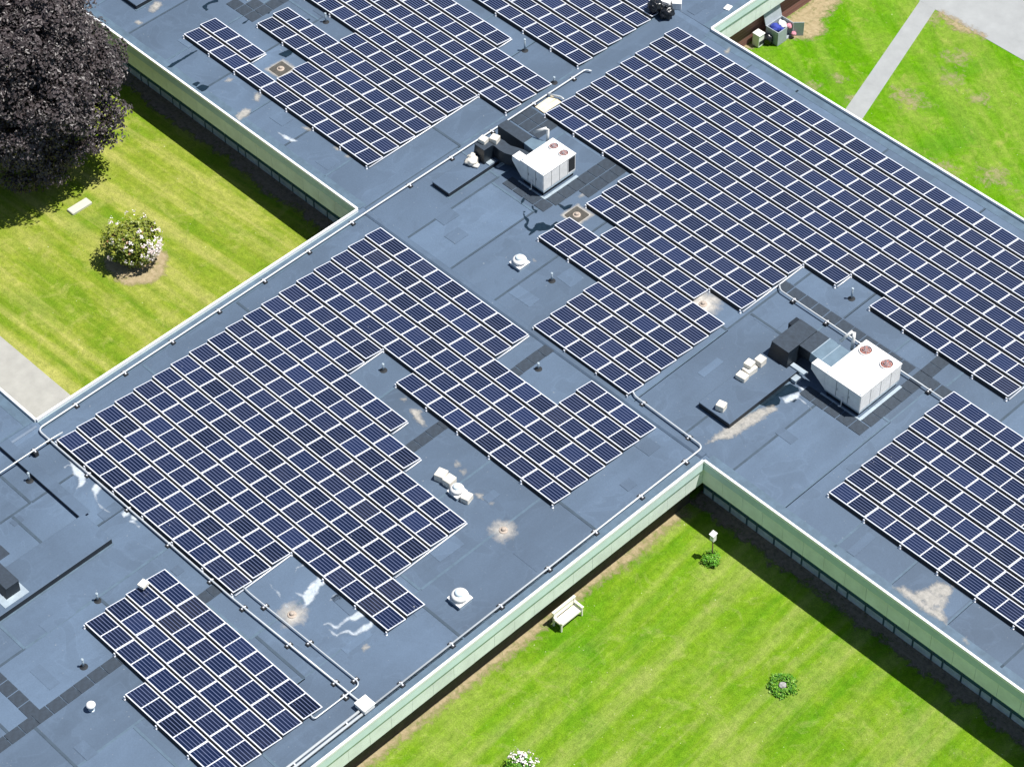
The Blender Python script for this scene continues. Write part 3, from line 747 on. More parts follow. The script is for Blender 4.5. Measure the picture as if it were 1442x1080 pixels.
rtu2 = rooftop_unit('large white rooftop unit at the right with two rusty top fans', 23.05, 25.20, -14.72, -11.80, 3.80, 4.90,
    (22.2, -14.72, -14.28, 4.87), [(23.48,-12.36,.33),(24.74,-12.35,.33)],
    [(22.72,-12.40,4.45),(22.72,-12.36,5.25),(22.68,-12.30,5.45),(22.55,-12.32,5.47),(22.18,-12.62,4.78)])
rtu1 = rooftop_unit('smaller white rooftop unit near the centre with a dark side grille', 2.65, 4.28, -14.48, -12.17, 3.80, 4.90,
    (2.05, -14.48, -13.95, 4.78), [(3.14,-12.60,.27),(3.86,-12.61,.27)],
    [(2.42,-12.33,4.45),(2.42,-12.30,5.15),(2.40,-12.28,5.35),(2.28,-12.30,5.40),(1.62,-12.48,4.85)], True)
rtu3 = copy_tree(rtu1); rtu3.location = (2.65-22.7, -14.48-.30, RZ)
rtu3['label'] = 'rooftop unit at the top left, all but its foot cut off by the picture edge'

def sweep_duct(mb, path, w, z0, z1):
    pts = [Vector((*p, 0)) for p in path]; ring = []
    for k, p in enumerate(pts):
        t = (pts[min(k+1, len(pts)-1)]-pts[max(k-1, 0)]).normalized(); nn = Vector((-t.y, t.x, 0))
        a, b = p-nn*w/2, p+nn*w/2
        ring.append([(a.x,a.y,z0),(b.x,b.y,z0),(b.x,b.y,z1),(a.x,a.y,z1)])
    vs = [q for r_ in ring for q in r_]; fs = []
    for k in range(len(ring)-1):
        for i in range(4): fs.append((k*4+i, k*4+4+i, k*4+4+(i+1)%4, k*4+(i+1)%4))
    fs += [(0,1,2,3), tuple(len(vs)-4+i for i in (3,2,1,0))]
    mb.add(vs, fs)
# ducts of the right-hand unit; paler sheets paint the sunlight on their tops
t = thing('air_duct', 'black wrapped L-shaped air duct joining the large right rooftop unit', 'air duct', (19.8,-14.8,RZ))
def part(name, mat, fn, par=t):
    mb = MB(); fn(mb); o = mb.build(name, mat, par); o.location = -par.location
    return o
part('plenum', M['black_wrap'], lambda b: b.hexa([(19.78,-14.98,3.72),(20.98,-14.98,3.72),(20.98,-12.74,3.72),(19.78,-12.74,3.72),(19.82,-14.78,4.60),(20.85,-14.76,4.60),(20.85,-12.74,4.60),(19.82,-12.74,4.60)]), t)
part('plenum_lit_top', M['black_top'] if 'black_top' in M else M['pad'], lambda b: b.cbox(19.80,20.87,-14.80,-12.73,4.601,4.625,.01), t)  # light on top of the wrap, put in as a paler sheet
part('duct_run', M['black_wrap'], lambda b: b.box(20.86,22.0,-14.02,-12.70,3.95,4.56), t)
part('duct_lit_top', M['pad'], lambda b: b.cbox(20.872,21.9,-14.04,-12.69,4.561,4.585,.01), t)
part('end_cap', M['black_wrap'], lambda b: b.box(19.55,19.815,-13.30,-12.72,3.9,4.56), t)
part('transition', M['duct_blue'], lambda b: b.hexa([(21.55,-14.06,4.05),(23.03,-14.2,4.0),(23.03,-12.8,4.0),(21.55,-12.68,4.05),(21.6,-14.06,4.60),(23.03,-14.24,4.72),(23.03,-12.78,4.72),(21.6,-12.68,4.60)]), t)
part('transition_seam', M['galv'], lambda b: (b.box(22.28,22.31,-14.10,-12.74,4.62,4.675), b.box(21.62,21.66,-14.04,-12.70,4.58,4.62)), t)
part('support_frame', M['galv'], lambda b: (b.box(21.45,21.75,-15.2,-14.7,RZ,3.62), b.box(21.0,21.9,-14.75,-14.5,RZ+.36,RZ+.44)), t)
# ducts of the centre unit, lit tops again coloured by paler sheets
t = thing('air_duct', 'straight black air duct running left from the centre rooftop unit', 'air duct', (-.25,-13.25,RZ))
part('duct_run', M['black_wrap'], lambda b: b.box(-.25,1.58,-13.25,-12.60,3.75,4.58), t)
part('duct_lit_top', M['pad'], lambda b: b.cbox(-.26,1.60,-13.26,-12.59,4.581,4.605,.01), t)
part('transition', M['duct_blue'], lambda b: b.hexa([(1.61,-13.22,4.0),(2.63,-13.4,4.0),(2.63,-12.45,4.0),(1.61,-12.55,4.0),(1.61,-13.22,4.58),(2.63,-13.4,4.74),(2.63,-12.45,4.74),(1.61,-12.55,4.58)]), t)
t = thing('air_duct', 'curved black air duct with a square plenum beside the centre rooftop unit', 'air duct', (-.08,-15.05,RZ))
part('plenum', M['black_wrap'], lambda b: b.hexa([(-.14,-15.12,3.70),(.66,-15.12,3.70),(.66,-14.38,3.70),(-.14,-14.38,3.70),(-.08,-15.05,4.58),(.60,-15.05,4.58),(.60,-14.42,4.58),(-.08,-14.42,4.58)]), t)
part('plenum_lit_top', M['pad'], lambda b: b.cbox(-.10,.62,-15.07,-14.40,4.581,4.605,.01), t)
path = [(.30,-14.40),(.36,-14.22),(.52,-14.10),(.75,-14.08),(1.05,-14.12),(1.35,-14.10),(1.65,-13.98),(2.0,-13.86),(2.63,-13.80)]
part('elbow', M['black_wrap'], lambda b: sweep_duct(b, path, .62, 3.78, 4.50), t)
part('elbow_lit_top', M['pad'], lambda b: sweep_duct(b, path, .64, 4.501, 4.525), t)  # same wrap as the elbow, coloured paler for its lit top
part('support_frame', M['galv'], lambda b: (b.box(.62,.92,-15.0,-14.55,RZ+.30,RZ+.36), b.box(1.0,1.15,-14.6,-13.7,RZ+.012,RZ+.10)), t)
t = thing('air_duct', 'dark square duct box on the raised platform at the left picture edge', 'air duct', (4.0,-49.22,RZ))
part('plenum', M['black_wrap'], lambda b: b.hexa([(4.5,-49.30,3.77),(6.16,-49.38,3.77),(6.16,-48.62,3.77),(4.5,-48.62,3.77),(4.5,-49.22,4.28),(6.04,-49.22,4.28),(6.04,-48.55,4.28),(4.5,-48.55,4.28)]), t)
part('plenum_lit_top', M['pad'], lambda b: b.cbox(4.49,6.06,-49.24,-48.53,4.281,4.305,.01), t)  # sunlit top of the box painted by a paler sheet
part('base_plate', M['galv'], lambda b: b.box(4.7,6.5,-49.7,-48.4,RZ+.362,RZ+.382), t)

# ================================================================== conduits
def conduit(label, pts, r=.05, step=2.9, z=.15, start=.8, twin=0.0, group='conduit runs on the roof'):
    root = thing('conduit', label, 'conduit', (pts[0][0], pts[0][1], RZ), group)
    ox, oy = pts[0][:2]
    P3 = [Vector((p[0]-ox, p[1]-oy, p[2]-RZ if len(p) > 2 else z)) for p in pts]
    # rounded corners
    rp = [P3[0]]
    for k in range(1, len(P3)-1):
        a, b, c = P3[k-1], P3[k], P3[k+1]
        d1, d2 = (a-b), (c-b); q = min(.32, d1.length*.45, d2.length*.45)
        e1, e2 = b+d1.normalized()*q, b+d2.normalized()*q
        for i in range(6):
            u_ = i/5; rp.append(e1*(1-u_)**2+b*2*u_*(1-u_)+e2*u_**2)
    rp.append(P3[-1])
    for s_ in ((0,) if not twin else (-twin, twin)):
        off = Vector((s_, 0, 0)) if abs(P3[1].y-P3[0].y) > abs(P3[1].x-P3[0].x) else Vector((0, s_, 0))
        mb = MB(); mb.tube([p+off for p in rp], r, 8); mb.build('pipe', M['conduit'], root)
    for k in range(len(P3)-1):
        a, b = P3[k], P3[k+1]; Ln = (b-a).length
        if Ln < 1.2: continue
        s = start if k == 0 else .9
        while s < Ln-.2:
            p = a.lerp(b, s/Ln); dirx = abs((b-a).x) > abs((b-a).y)
            mb = MB()
            w, h_ = (.10,.17) if dirx else (.17,.10)
            mb.box(p.x-w, p.x+w, p.y-h_, p.y+h_, .012, p.z-r-.02)
            sp = mb.build('support', M['rubber'], root)
            mb = MB()
            w, h_ = (.03,.12) if dirx else (.12,.03)
            mb.box(p.x-w-.0, p.x+w, p.y-h_, p.y+h_, p.z-r-.018, p.z-r+.012)
            mb.tube([p-Vector((.028,0,0)), p+Vector((.028,0,0))] if dirx else [p-Vector((0,.028,0)), p+Vector((0,.028,0))], r+.014, 8)
            mb.build('clamp', M['frame'], sp)
            if r < .05 or True:
                pass
            s += step
    return root
conduit('long conduit along the left courtyard edge, bending to run beside the stepped array', [(-.70,-5.9),(-1.02,-6.05),(-1.05,-12),(-1.10,-21.7),(-1.06,-42.24),(12.7,-42.24),(20.9,-42.0)], .046)
conduit('thin conduit entering from the left picture edge to the stepped array corner', [(0,-56),(0,-42.3),(.05,-41.6)], .036, 2.4, z=.33)
conduit('conduit along the sunlit eave turning at the courtyard corner towards the big array', [(21.43,-41.6),(21.43,-21.22),(17.0,-21.15),(16.6,-20.9)], .046, 2.95, start=1.5)
conduit('twin conduits leaving the junction box along the eave to the bottom edge', [(21.36,-42.35),(21.36,-62)], .062, 2.9, z=.16, twin=.10)
conduit('conduit looping from the stepped array back to the lower left array', [(12.7,-41.5),(13.3,-41.52),(20.25,-41.34),(20.22,-43.95),(19.95,-43.92)], .036, 2.85, z=.15)
conduit('conduit behind the large right rooftop unit between two arrays', [(16.9,-10.85),(17.2,-11.15),(27.3,-11.15)], .038, 2.1, z=.20)
conduit('short thick cable conduit beside the plywood sheets near the top', [(-1.02,-8.9),(-.35,-8.55),(-.1,-8.6)], .05, 9, z=.2)
t = thing('junction_box', 'white junction box on the eave where the conduits meet', 'junction box', (20.93,-42.30,RZ))
mb = MB(); mb.cbox(0,.62,0,.60,.12,.36,.03); mb.build('enclosure', M['white_metal'], t)
mb = MB(); mb.cbox(-.02,.64,-.02,.62,.361,.385,.01); mb.build('lid', M['white_metal'], t)
for a in (.06,.50):
    mb = MB(); mb.box(a,a+.08,.05,.55,.012,.119); mb.build('leg', M['galv'], t)

# ================================================================== roof vents and drains
def mushroom(label, x, y, s=1.0, base=True):
    t = thing('exhaust_fan', label, 'exhaust fan', (x, y, RZ), 'mushroom exhaust fans on the roof')
    mb = MB(); mb.cbox(-.34*s,.34*s,-.34*s,.34*s,.012,.20*s,.02); mb.build('curb', M['galv'], t)
    mb = MB(); mb.cbox(-.37*s,.37*s,-.37*s,.37*s,.201*s,.23*s,.01); mb.build('cap_plate', M['white_metal'], t)
    mb = MB(); mb.lathe([(.20*s,.231*s),(.20*s,.32*s),(.34*s,.33*s),(.36*s,.38*s),(.33*s,.45*s),(.24*s,.49*s),(.22*s,.50*s)], n=24); hd = mb.build('hood', M['white_metal'], t)
    mb = MB(); mb.lathe([(.21*s,.501*s),(.21*s,.56*s),(.17*s,.62*s),(.05*s,.64*s)], n=20); mb.build('motor_dome', M['vent_blue'], hd)
    return t
M['vent_blue'] = plain('pale_blue_dome', (.62,.72,.78), .4, var=.08)
mushroom('white mushroom exhaust fan alone on the roof left of the centre array tip', 6.92, -18.75)
mushroom('white mushroom exhaust fan with a blue dome near the sunlit eave', 19.93, -35.22, 1.1)
mushroom('white mushroom exhaust fan among pale blocks between two arrays', 15.40, -31.07, .92)
def vent_pipe(label, x, y, h=.42, r=.05, hook=False):
    t = thing('vent_pipe', label, 'vent pipe', (x, y, RZ), 'vent pipes on the roof')
    mb = MB(); mb.lathe([(.19,.012),(.17,.022),(.09,.05),(r+.012,.12)], n=14); mb.build('boot', M['rubber'], t)
    mb = MB(); mb.tube([(0,0,.05),(0,0,h)], r, 10); mb.lathe([(r+.012,h-.05),(r+.012,h+.004),(r-.012,h+.004),(r-.012,h-.03)], n=10); mb.build('pipe', M['galv'], t)
    return t
for a in (('grey vent pipe in the notch of the stepped array',7.41,-28.28,.46),
          ('thin grey vent pipe on the pale rectangle below the lone exhaust fan',8.81,-18.41,.55),
          ('grey vent pipe beside the dark walkway pads between the two big arrays',12.52,-23.03,.42),
          ('tall grey vent pipe near the large right rooftop unit and the big array',19.93,-9.0,.72),
          ('grey vent pipe against the dark curb at the left picture edge',1.09,-44.34,.55),
          ('grey vent pipe just above the lower left array',8.75,-46.43,.52),
          ('grey vent pipe left of the lower left array beside the dark walkway pads',11.15,-49.09,.55),
          ('tall thin vent pipe between the two upper left arrays',-4.51,-7.1,.80),
          ('grey vent pipe at the foot of the upper left array near the top edge',-13.84,-13.03,.62),
          ('short vent pipe at the right tip of the upper left array',-1.55,-7.85,.40)): vent_pipe(*a)
t = thing('roof_cowl', 'small white domed roof cowl in the lower left corner', 'roof cowl', (13.15,-50.23,RZ))
mb = MB(); mb.lathe([(.14,.012),(.08,.04),(.07,.28)], n=14); mb.build('stem', M['galv'], t)
mb = MB(); mb.lathe([(.10,.26),(.20,.30),(.21,.36),(.15,.43),(.03,.46)], n=18); mb.build('dome', M['white_metal'], t)
DR = [('roof drain in the notch of the upper left array on a dark square', -12.62,-17.33, True),
      ('roof drain on a dark square beside the centre rooftop unit puddles', 6.40,-14.23, True),
      ('roof drain in a cream patch at the big array edge near the right unit', 15.11,-14.37, False),
      ('roof drain in a pale halo between the two middle arrays', 18.42,-31.10, False),
      ('roof drain in a cream halo beside the conduits at the bottom', 15.33,-40.93, False)]
for lab, x, y, dark in DR:
    t = thing('roof_drain', lab, 'roof drain', (x, y, RZ), 'roof drains')
    mb = MB(); mb.lathe([(.21,.036),(.20,.060),(.15,.066),(.10,.062)], n=18); mb.build('clamp_ring', M['drain'], t)
    mb = MB(); mb.lathe([(.10,.05),(.11,.12),(.07,.17),(.02,.18)], n=12); mb.build('strainer', M['drain_cap'] if 'drain_cap' in M else M['drain'], t)
    if dark:
        q = [(.62*math.cos(k*math.pi/2+.3)*1.0, .62*math.sin(k*math.pi/2+.3)) for k in range(4)]
        mb = MB(); mb.cbox(-.50,.50,-.52,.52,.012,.034,.06); mb.build('sump_pad', M['drain_dark'], t)
        decal('pale_patch', [(x-.58,y-.60),(x+.60,y-.58),(x+.60,y+.62),(x-.52,y+.62)], RZ+.0205, M['halo'], roof, .22, .06)
    else:
        k0 = .85 if x < 15.2 else .62
        if x > 18: k0 = .55
        decal('pale_patch', [(x+k0*math.cos(a_*.42)*(1+.10*math.sin(a_*3)), y+k0*math.sin(a_*.42)*(1+.12*math.cos(a_*2))) for a_ in range(15)], RZ+.0205, M['halo'], roof, .55, .07)

# ================================================================== loose things on the roof
def rough_block(mb, a, b, c, seed):
    rnd = random.Random(seed); e = .02
    j = lambda: rnd.uniform(-e, e)
    mb.cbox(-a/2+j(), a/2+j(), -b/2+j(), b/2+j(), 0, c+j(), .025)
def block(label, x, y, z, a, b, c, rot, seed):
    mb = MB(); rough_block(mb, a, b, c, seed)
    o = mb.build('concrete_block', M['concrete_block'], None, (x, y, z)); o.rotation_euler.z = rot
    return tag(o, label, 'concrete block', 'pale concrete blocks on the roof')
PT2 = RZ+.362; PT1 = RZ+.302
block('pale concrete block at the left end of the row beside the right unit duct', 19.92, -16.92, PT2, .50, .42, .26, .1, 1)
block('long low pale concrete block in the middle of the row beside the right unit duct', 19.88, -16.35, PT2, .46, .62, .30, -.05, 2)
block('pale concrete block stacked highest in the row beside the right unit duct', 19.80, -16.30, PT2+.305, .40, .42, .24, .12, 3)
block('pale concrete block nearest the plenum of the right unit duct', 19.90, -15.60, PT2, .42, .46, .38, .05, 4)
block('single pale concrete block at the far end of the right raised platform', 20.52, -19.05, PT2, .42, .40, .34, .25, 5)
block('pale concrete block on the plenum top, left of two by the centre unit', .10, -14.62, RZ+1.207, .42, .40, .26, .15, 6)
block('pale concrete block on the curved duct, right of two by the centre unit', .44, -14.12, RZ+1.127, .44, .46, .30, .3, 7)
block('upper left pale block in the group around the low exhaust fan', 14.22, -30.95, RZ+.014, .46, .50, .42, .3, 8)
block('second pale block in the group around the low exhaust fan', 14.74, -30.92, RZ+.014, .46, .48, .42, .1, 9)
block('pale block at the right end of the group around the low exhaust fan', 15.98, -31.02, RZ+.014, .42, .50, .30, .25, 10)
mb = MB(); mb.blob((0,0,.16), .36, 3, .5, 1.9, 3, (1,1,.62)); mb.blob((.28,-.05,.07), .22, 5, .4, 1.9, 2, (1.2,1,.5)); mb.blob((-.08,.1,.3), .2, 9, .5, 2, 2)
tag(mb.build('sandbag', M['concrete_block'], None, (.10,-15.45,PT1)), 'lumpy pale sandbag on the platform by the curved duct', 'sandbag')
def plate(name, label, cat, x, y, z, a, b, c, rot, mat):
    mb = MB(); mb.cbox(-a/2,a/2,-b/2,b/2,0,c,.004); o = mb.build(name, mat, None, (x,y,z)); o.rotation_euler.z = rot
    return tag(o, label, cat)
plate('plywood_sheet', 'cream plywood sheet lying nearest the conduit at the top', 'plywood', -.72,-9.32,RZ+.03,.36,1.25,.02,.02,M['plywood'])
plate('plywood_sheet', 'cream plywood sheet lying nearest the big array corner', 'plywood', -.34,-9.34,RZ+.05,.36,1.25,.02,-.03,M['plywood'])
plate('paper_scrap', 'small white scrap on the roof near the top right fascia', 'scrap', .76,3.21,RZ+.02,.34,.44,.05,.2,M['white_metal'])
plate('white_box', 'small cream box sitting on the edge of the lower left array', 'box', 9.72,-44.62,RZ+.34,.34,.40,.16,.2,M['white_wood'])
for k, (lab, x, y, r_) in enumerate((('left of two black rubbish bags on the roof at the top', -1.70,.02,.40), ('right of two black rubbish bags on the roof at the top', -1.12,.30,.42))):
    t = thing('rubbish_bag', lab, 'rubbish bag', (x, y, RZ+.32), 'black rubbish bags')
    t.location.z = RZ+.012 if k else RZ+.30
    mb = MB(); mb.blob((0,0,r_*.78), r_, 11+k*4, .30, 2.6, 4, (1,1,.86)); mb.build('sack', M['bag'], t)
    mb = MB(); mb.lathe([(.09,r_*1.42),(.04,r_*1.55),(.11,r_*1.75),(.02,r_*1.78)], n=9); mb.build('tied_neck', M['bag'], t)
for k, (lab, x, y) in enumerate((('left white carton at the top edge beside the black bags', -1.75,1.0), ('right white carton at the top edge beside the black bags', -1.28,1.32))):
    t = thing('carton', lab, 'carton', (x, y, RZ+.014), 'white cartons')
    mb = MB(); mb.cbox(-.26,.26,-.24,.24,0,.42,.02); mb.build('box', M['white_cloth'], t)
    mb = MB(); mb.box(-.25,.25,.02,.235,.421,.43); mb.build('flap', M['white_cloth'], t); t.rotation_euler.z = .3+.4*k

# ================================================================== things on the lawns
# white garden bench against the sunlit wall
t = thing('garden_bench', 'cream painted garden bench with its back to the sunlit wall', 'bench', (21.95,-31.5,.01))
BW, BD = 1.42, .52
def bp(name, *bx): 
    mb = MB()
    for b_ in bx: mb.box(*b_)
    return mb.build(name, M['white_wood'], t)
for yy in (.04, BW-.08):
    bp('leg', (BD-.09,BD-.02,yy,yy+.07,0,.62)); bp('leg', (-.06,.02,yy,yy+.07,0,.88))
    bp('armrest', (-.02,BD+.02,yy-.02,yy+.09,.621,.655))
for k in range(6): bp('seat_slat', (.02+k*.078,.092+k*.078,.04,BW-.04,.42,.45))
for k in range(5):
    mb = MB(); z = .50+k*.082; o_ = -.005*k
    mb.hexa([(-.03+o_,.115,z),(.0+o_,.115,z),(.0+o_,BW-.085,z),(-.03+o_,BW-.085,z),(-.04+o_,.115,z+.074),(-.01+o_,.115,z+.074),(-.01+o_,BW-.085,z+.074),(-.04+o_,BW-.085,z+.074)])
    mb.build('back_slat', M['white_wood'], t)
bp('top_rail', (-.09,.03,.0,BW,.905,.96)); bp('front_apron', (BD-.07,BD-.04,.115,BW-.085,.34,.415))
# bird box on a post
t = thing('bird_box', 'white bird box on a slim wooden post at the shade line', 'bird box', (24.28,-23.51,0))
mb = MB(); mb.tube([(0,0,-.2),(.01,0,.6),(-.01,.01,1.3)], .035, 7, .03); mb.build('post', M['wood'], t)
mb = MB(); mb.hexa([(-.11,-.10,1.28),(.11,-.10,1.28),(.11,.10,1.28),(-.11,.10,1.28),(-.11,-.10,1.66),(.11,-.10,1.66),(.11,.10,1.72),(-.11,.10,1.72)]); hb = mb.build('house', M['white_metal'], t)
mb = MB(); mb.hexa([(-.14,-.15,1.67),(.14,-.15,1.67),(.14,.13,1.74),(-.14,.13,1.74),(-.14,-.15,1.695),(.14,-.15,1.695),(.14,.13,1.765),(-.14,.13,1.765)]); mb.build('roof_board', M['white_metal'], hb)
mb = MB(); mb.add([(.028*math.cos(k*.7), -.1015, 1.52+.028*math.sin(k*.7)) for k in range(9)], [tuple(range(9))]); mb.build('entrance_hole', M['rubber'], hb)
M['slab_stone'] = plain('pale_slab', (.50,.49,.42), .85, var=.12, scale=5)
mb = MB(); mb.cbox(-.64,.64,-.26,.26,0,.14,.03); o = mb.build('stone_slab', M['slab_stone'], None, (-14.89,-29.59,.004)); o.rotation_euler.z = math.pi/2
tag(o, 'pale flat stone slab lying in the left lawn under the dark tree', 'stone slab')
# open storage bin and clutter by the brick wall
t = thing('storage_bin', 'grey open storage bin full of bright things by the brick wall', 'storage bin', (1.35,5.9,0))
gp = M['grey_plastic']
def gb_(name, mat, *bx):
    mb = MB()
    for b_ in bx: mb.box(*b_)
    return mb.build(name, mat, t)
gb_('side_wall', gp, (0,.90,0,.04,.02,.95)); gb_('side_wall', gp, (0,.90,1.26,1.30,.02,.95)); gb_('back_wall', gp, (0,.04,.041,1.259,.02,.95))
gb_('front_wall', gp, (.86,.90,.041,.75,.02,.95)); gb_('floor', gp, (.041,.859,.041,1.259,.02,.06))
mb = MB(); mb.hexa([(-.05,-.02,.97),(.0,-.02,.95),(.0,1.32,.95),(-.05,1.32,.97),(-.28,-.02,1.72),(-.24,-.02,1.73),(-.24,1.32,1.73),(-.28,1.32,1.72)]); mb.build('lid', gp, t)
mb = MB(); mb.hexa([(.90,1.31,.02),(1.30,1.72,.02),(1.28,1.75,.02),(.87,1.34,.02),(.90,1.31,.95),(1.30,1.72,.95),(1.28,1.75,.95),(.87,1.34,.95)]); mb.build('door', gp, t)
for k, (mt, cx, cy, cz, r_) in enumerate((('blue_cloth',.35,.35,.80,.28),('blue_cloth',.55,.62,.70,.24),('white_cloth',.5,.8,.85,.22),('white_cloth',.3,.95,.8,.20),('pink_cloth',.72,1.1,.72,.17),('pink_cloth',1.02,1.20,.30,.15))):
    mb = MB(); mb.blob((cx,cy,cz), r_, 20+k, .45, 2.2, 3, (1,1,.8)); mb.build('bundle', M[mt], t)
t = thing('utility_box', 'small white box standing left of the grey storage bin', 'utility box', (1.12,5.05,0))
mb = MB(); mb.cbox(0,.48,0,.46,.03,.80,.02); mb.build('cabinet', M['white_metal'], t)
mb = MB(); mb.cbox(-.02,.52,-.02,.48,.801,.86,.02); mb.build('lid', M['white_metal'], t)
mb = MB(); mb.box(.481,.492,.05,.41,.15,.40); mb.build('vent_panel', M['rubber'], t)
mb = MB(); mb.blob((0,0,.30), .32, 31, .3, 2.2, 3, (1,.8,1)); tag(mb.build('rubbish_bag', M['bag'], None, (1.65,5.72,.0)), 'black bag squeezed between the white box and the grey storage bin', 'rubbish bag', 'black rubbish bags')

# ================================================================== plants
def leaf_mat(name, stops, rough=.5, transl=.0, spec=.4):
    m, n, l, b = material(name)
    at = n.new('ShaderNodeAttribute'); at.attribute_name = 'tint'
    l.new(ramp(n, l, at.outputs['Fac'], stops), b.inputs['Base Color'])
    b.inputs['Roughness'].default_value = rough; b.inputs['Specular IOR Level'].default_value = spec
    return m
def leaves(name, items, mat, parent, loc=(0,0,0)):
    """items: (position, normal, size, tint) -> folded two-triangle-pair leaves in one mesh"""
    vs, fs, tint = [], [], []
    for p, nrm, s, tn in items:
        n_ = nrm.normalized(); a = n_.orthogonal().normalized(); w = random.uniform(0, 6.283)
        a = (Matrix.Rotation(w, 3, n_) @ a); b = n_.cross(a)
        k = len(vs); cup = n_*s*.16
        vs += [p-a*s*.5, p-b*s*.34+cup, p+a*s*.5, p+b*s*.34+cup]
        fs += [(k,k+1,k+2),(k,k+2,k+3)]
        tint += [tn]*4
    me = bpy.data.meshes.new(name); me.from_pydata([tuple(v) for v in vs], [], fs); me.materials.append(mat)
    at = me.attributes.new('tint','FLOAT','POINT'); at.data.foreach_set('value', tint)
    return link(name, me, parent, loc)
M['maple'] = leaf_mat('purple_maple_leaf', [(0,(.012,.009,.010)),(.6,(.048,.037,.038)),(.93,(.092,.076,.077)),(1,(.10,.13,.03))], .45, spec=.5)
t = thing('maple_tree', 'large dark purple-leaved maple tree in the upper left corner', 'tree', (-19.35,-29.15,0))
rnd = random.Random(5)
mb = MB(); mb.tube([(0,0,-.2),(.05,0,1),(0,.05,2.2),(.1,0,4),(0,.1,7)], .30, 10, .10); mb.lathe([(.48,-.05),(.36,.3),(.30,.7)], n=10)
tr = mb.build('trunk', M['bark'], t)
CZ, RH, RVU, RVD = 6.4, 5.12, 6.2, 5.6
for k in range(11):
    a = k*2.4; e = Vector((math.cos(a)*RH*.72, math.sin(a)*RH*.72, CZ-1.5+5*rnd.random()))
    mb = MB(); s0 = Vector((0,0,1.6+.35*k)); mb.tube([s0, s0.lerp(e,.4)+Vector((0,0,.5)), e], .13, 6, .03); mb.build('limb', M['bark'], tr)
items = []
lump = [(Vector((rnd.gauss(0,1), rnd.gauss(0,1), rnd.gauss(0,1))).normalized(), rnd.uniform(.80,1.06)) for _ in range(64)]
nclump = 1500
cens = []
tries = 0
while len(cens) < nclump and tries < 20000:
    tries += 1
    d = Vector((rnd.gauss(0,1), rnd.gauss(0,1), rnd.gauss(0,1))).normalized()
    near = max(lump, key=lambda q: q[0].dot(d)); near_d = near[0].dot(d)
    rr = near[1]*(.76+.30*max(0,(near_d-.86)/.14)) if near_d > .86 else near[1]*.73
    inner = rnd.random() < .30
    rr *= rnd.uniform(.93,1.02) if not inner else rnd.uniform(.35,.85)
    rv = RVU if d.z > 0 else RVD
    cen = Vector((d.x*RH*rr, d.y*RH*rr, CZ+d.z*rv*rr))
    if cen.z < .9: continue
    if not inner and any((cen-q).length < .50 for q in cens): continue
    cens.append(cen)
    cs = rnd.uniform(.36,.62); base = rnd.uniform(.25,.80)
    for q in range(rnd.randint(66,92)):
        g = Vector((rnd.gauss(0,1), rnd.gauss(0,1), rnd.gauss(0,1))).normalized()
        if g.z < -.35: g.z *= -.5
        tip = 1+.25*rnd.random()
        pos_ = cen+Vector((g.x*cs*tip, g.y*cs*tip, g.z*cs*.72-.25*cs*(g.x*g.x+g.y*g.y)))*rnd.uniform(.78,1.05)
        nr = g*.8+d*.35+Vector((0,0,.5))+Vector((rnd.gauss(0,1),rnd.gauss(0,1),rnd.gauss(0,1)))*.30
        tn = min(.92, max(0, base+rnd.uniform(-.2,.2)))
        if len(cens) == 8 and q < 20: tn = 1.0
        items.append((pos_, nr, rnd.uniform(.13,.245), tn))
leaves('crown', items, M['maple'], t)
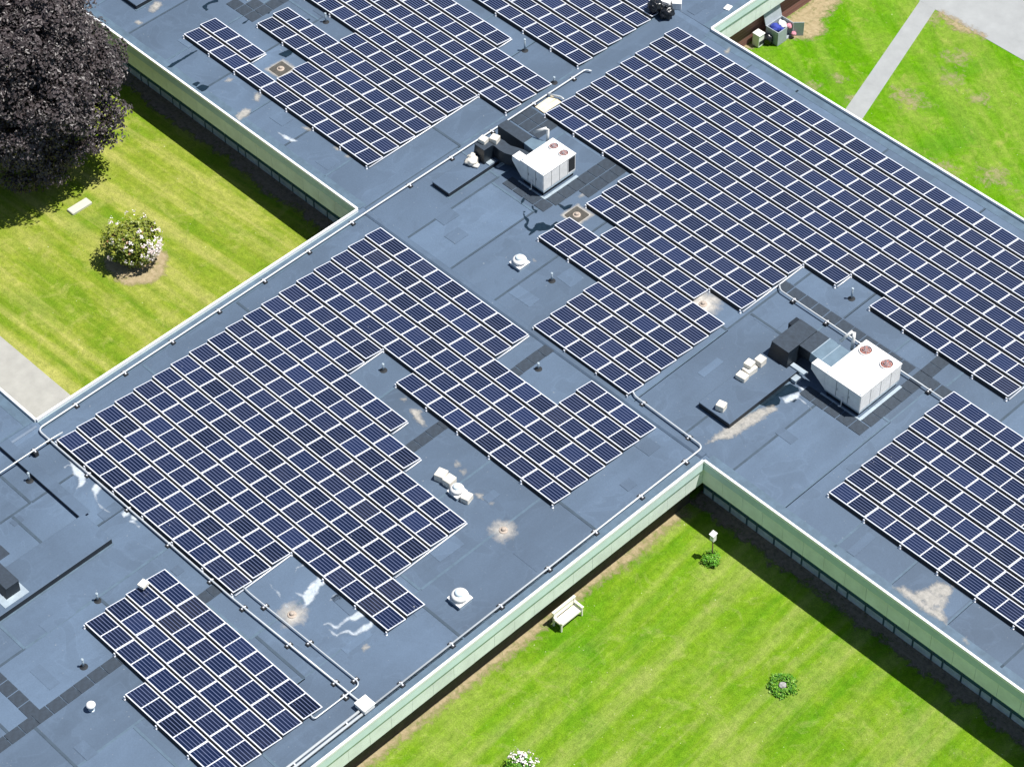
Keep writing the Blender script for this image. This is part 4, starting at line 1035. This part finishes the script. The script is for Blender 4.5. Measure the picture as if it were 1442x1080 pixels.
# flowering rhododendron in its bed
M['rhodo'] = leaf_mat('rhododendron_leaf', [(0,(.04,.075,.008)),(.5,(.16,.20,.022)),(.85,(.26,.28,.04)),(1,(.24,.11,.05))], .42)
M['petal'] = leaf_mat('pale_pink_blossom', [(0,(.80,.62,.66)),(.5,(.86,.78,.78)),(1,(.88,.84,.82))], .6)
def shrub(name, label, loc, rx, h, nleaf, lmat, fl=0, flmat=None, fdir=None, lsize=.16, group=None, cat='shrub'):
    t = thing(name, label, cat, loc, group); rn = random.Random(int(loc[0]*100))
    st = MB()
    for k in range(7):
        a = k*.9; st.tube([(0,0,0),(.25*rx*math.cos(a),.25*rx*math.sin(a),h*.35),(.6*rx*math.cos(a),.6*rx*math.sin(a),h*.7)], .03, 5, .012)
    st.build('stem', M['bark'], t)
    it, bl = [], []
    cl = [(Vector((rn.gauss(0,1),rn.gauss(0,1),rn.gauss(0,1)+.35)).normalized(), rn.uniform(.7,1.08)) for _ in range(26)]
    for k in range(nleaf):
        d, rr = cl[k % len(cl)]
        d = (d+Vector((rn.gauss(0,1),rn.gauss(0,1),rn.gauss(0,1)))*.26).normalized()
        q = rr*rn.uniform(.55,1.0)
        p = Vector((d.x*rx*q, d.y*rx*q, max(.05, h*.5+d.z*h*.5*q)))
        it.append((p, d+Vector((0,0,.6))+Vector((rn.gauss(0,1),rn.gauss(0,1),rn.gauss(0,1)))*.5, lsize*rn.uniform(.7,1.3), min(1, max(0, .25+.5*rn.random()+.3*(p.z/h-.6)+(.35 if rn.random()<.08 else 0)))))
    for k in range(fl):
        d = Vector((rn.gauss(0,1),rn.gauss(0,1),rn.gauss(0,.8)+.2)).normalized()
        if fdir and rn.random() < .72: d = (Vector(fdir)+Vector((rn.gauss(0,1),rn.gauss(0,1),rn.gauss(0,1)))*.32).normalized()
        p = Vector((d.x*rx*1.0, d.y*rx*1.0, h*.5+d.z*h*.5))
        for q in range(9):
            g = Vector((rn.gauss(0,1),rn.gauss(0,1),rn.gauss(0,1)))*.06
            bl.append((p+g, d+g*8, rn.uniform(.08,.14), rn.random()))
    leaves('foliage', it, lmat, t)
    if fl: leaves('blossom', bl, flmat, t)
    return t
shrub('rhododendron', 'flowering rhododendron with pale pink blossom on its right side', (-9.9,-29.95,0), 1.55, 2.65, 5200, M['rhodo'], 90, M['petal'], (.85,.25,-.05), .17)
M['lush'] = leaf_mat('fresh_green_leaf', [(0,(.030,.12,.006)),(.5,(.08,.26,.012)),(1,(.20,.36,.03))], .5)
shrub('green_plant', 'leafy green plant at the foot of the bird box post', (24.42,-23.68,0), .50, .42, 700, M['lush'], 0, None, None, .11, cat='plant')
shrub('white_flower_shrub', 'shrub with white flowers cut off by the bottom picture edge', (26.5,-37.95,0), .75, .9, 1800, M['lush'], 30, M['petal'], (-.1,.2,.9), .13)
# ring of foliage around a grey stone
t = thing('planted_ring', 'round ring of green plants around a grey stone in the lower lawn', 'planting', (31.38,-26.66,0))
mb = MB(); mb.blob((0,0,.08), .17, 41, .35, 1.8, 3, (1,1,.6)); mb.build('stone', M['stone'], t)
it = []; rn = random.Random(3)
for k in range(1400):
    a = rn.uniform(0,6.283); r_ = .44+rn.gauss(0,.11)+.05*math.sin(a*5)
    it.append((Vector((r_*math.cos(a), r_*math.sin(a), .04+.22*rn.random()*max(.2,1-abs(r_-.44)*3))), Vector((rn.gauss(0,.5),rn.gauss(0,.5),1)), rn.uniform(.07,.15), rn.random()))
leaves('foliage', it, M['lush'], t)
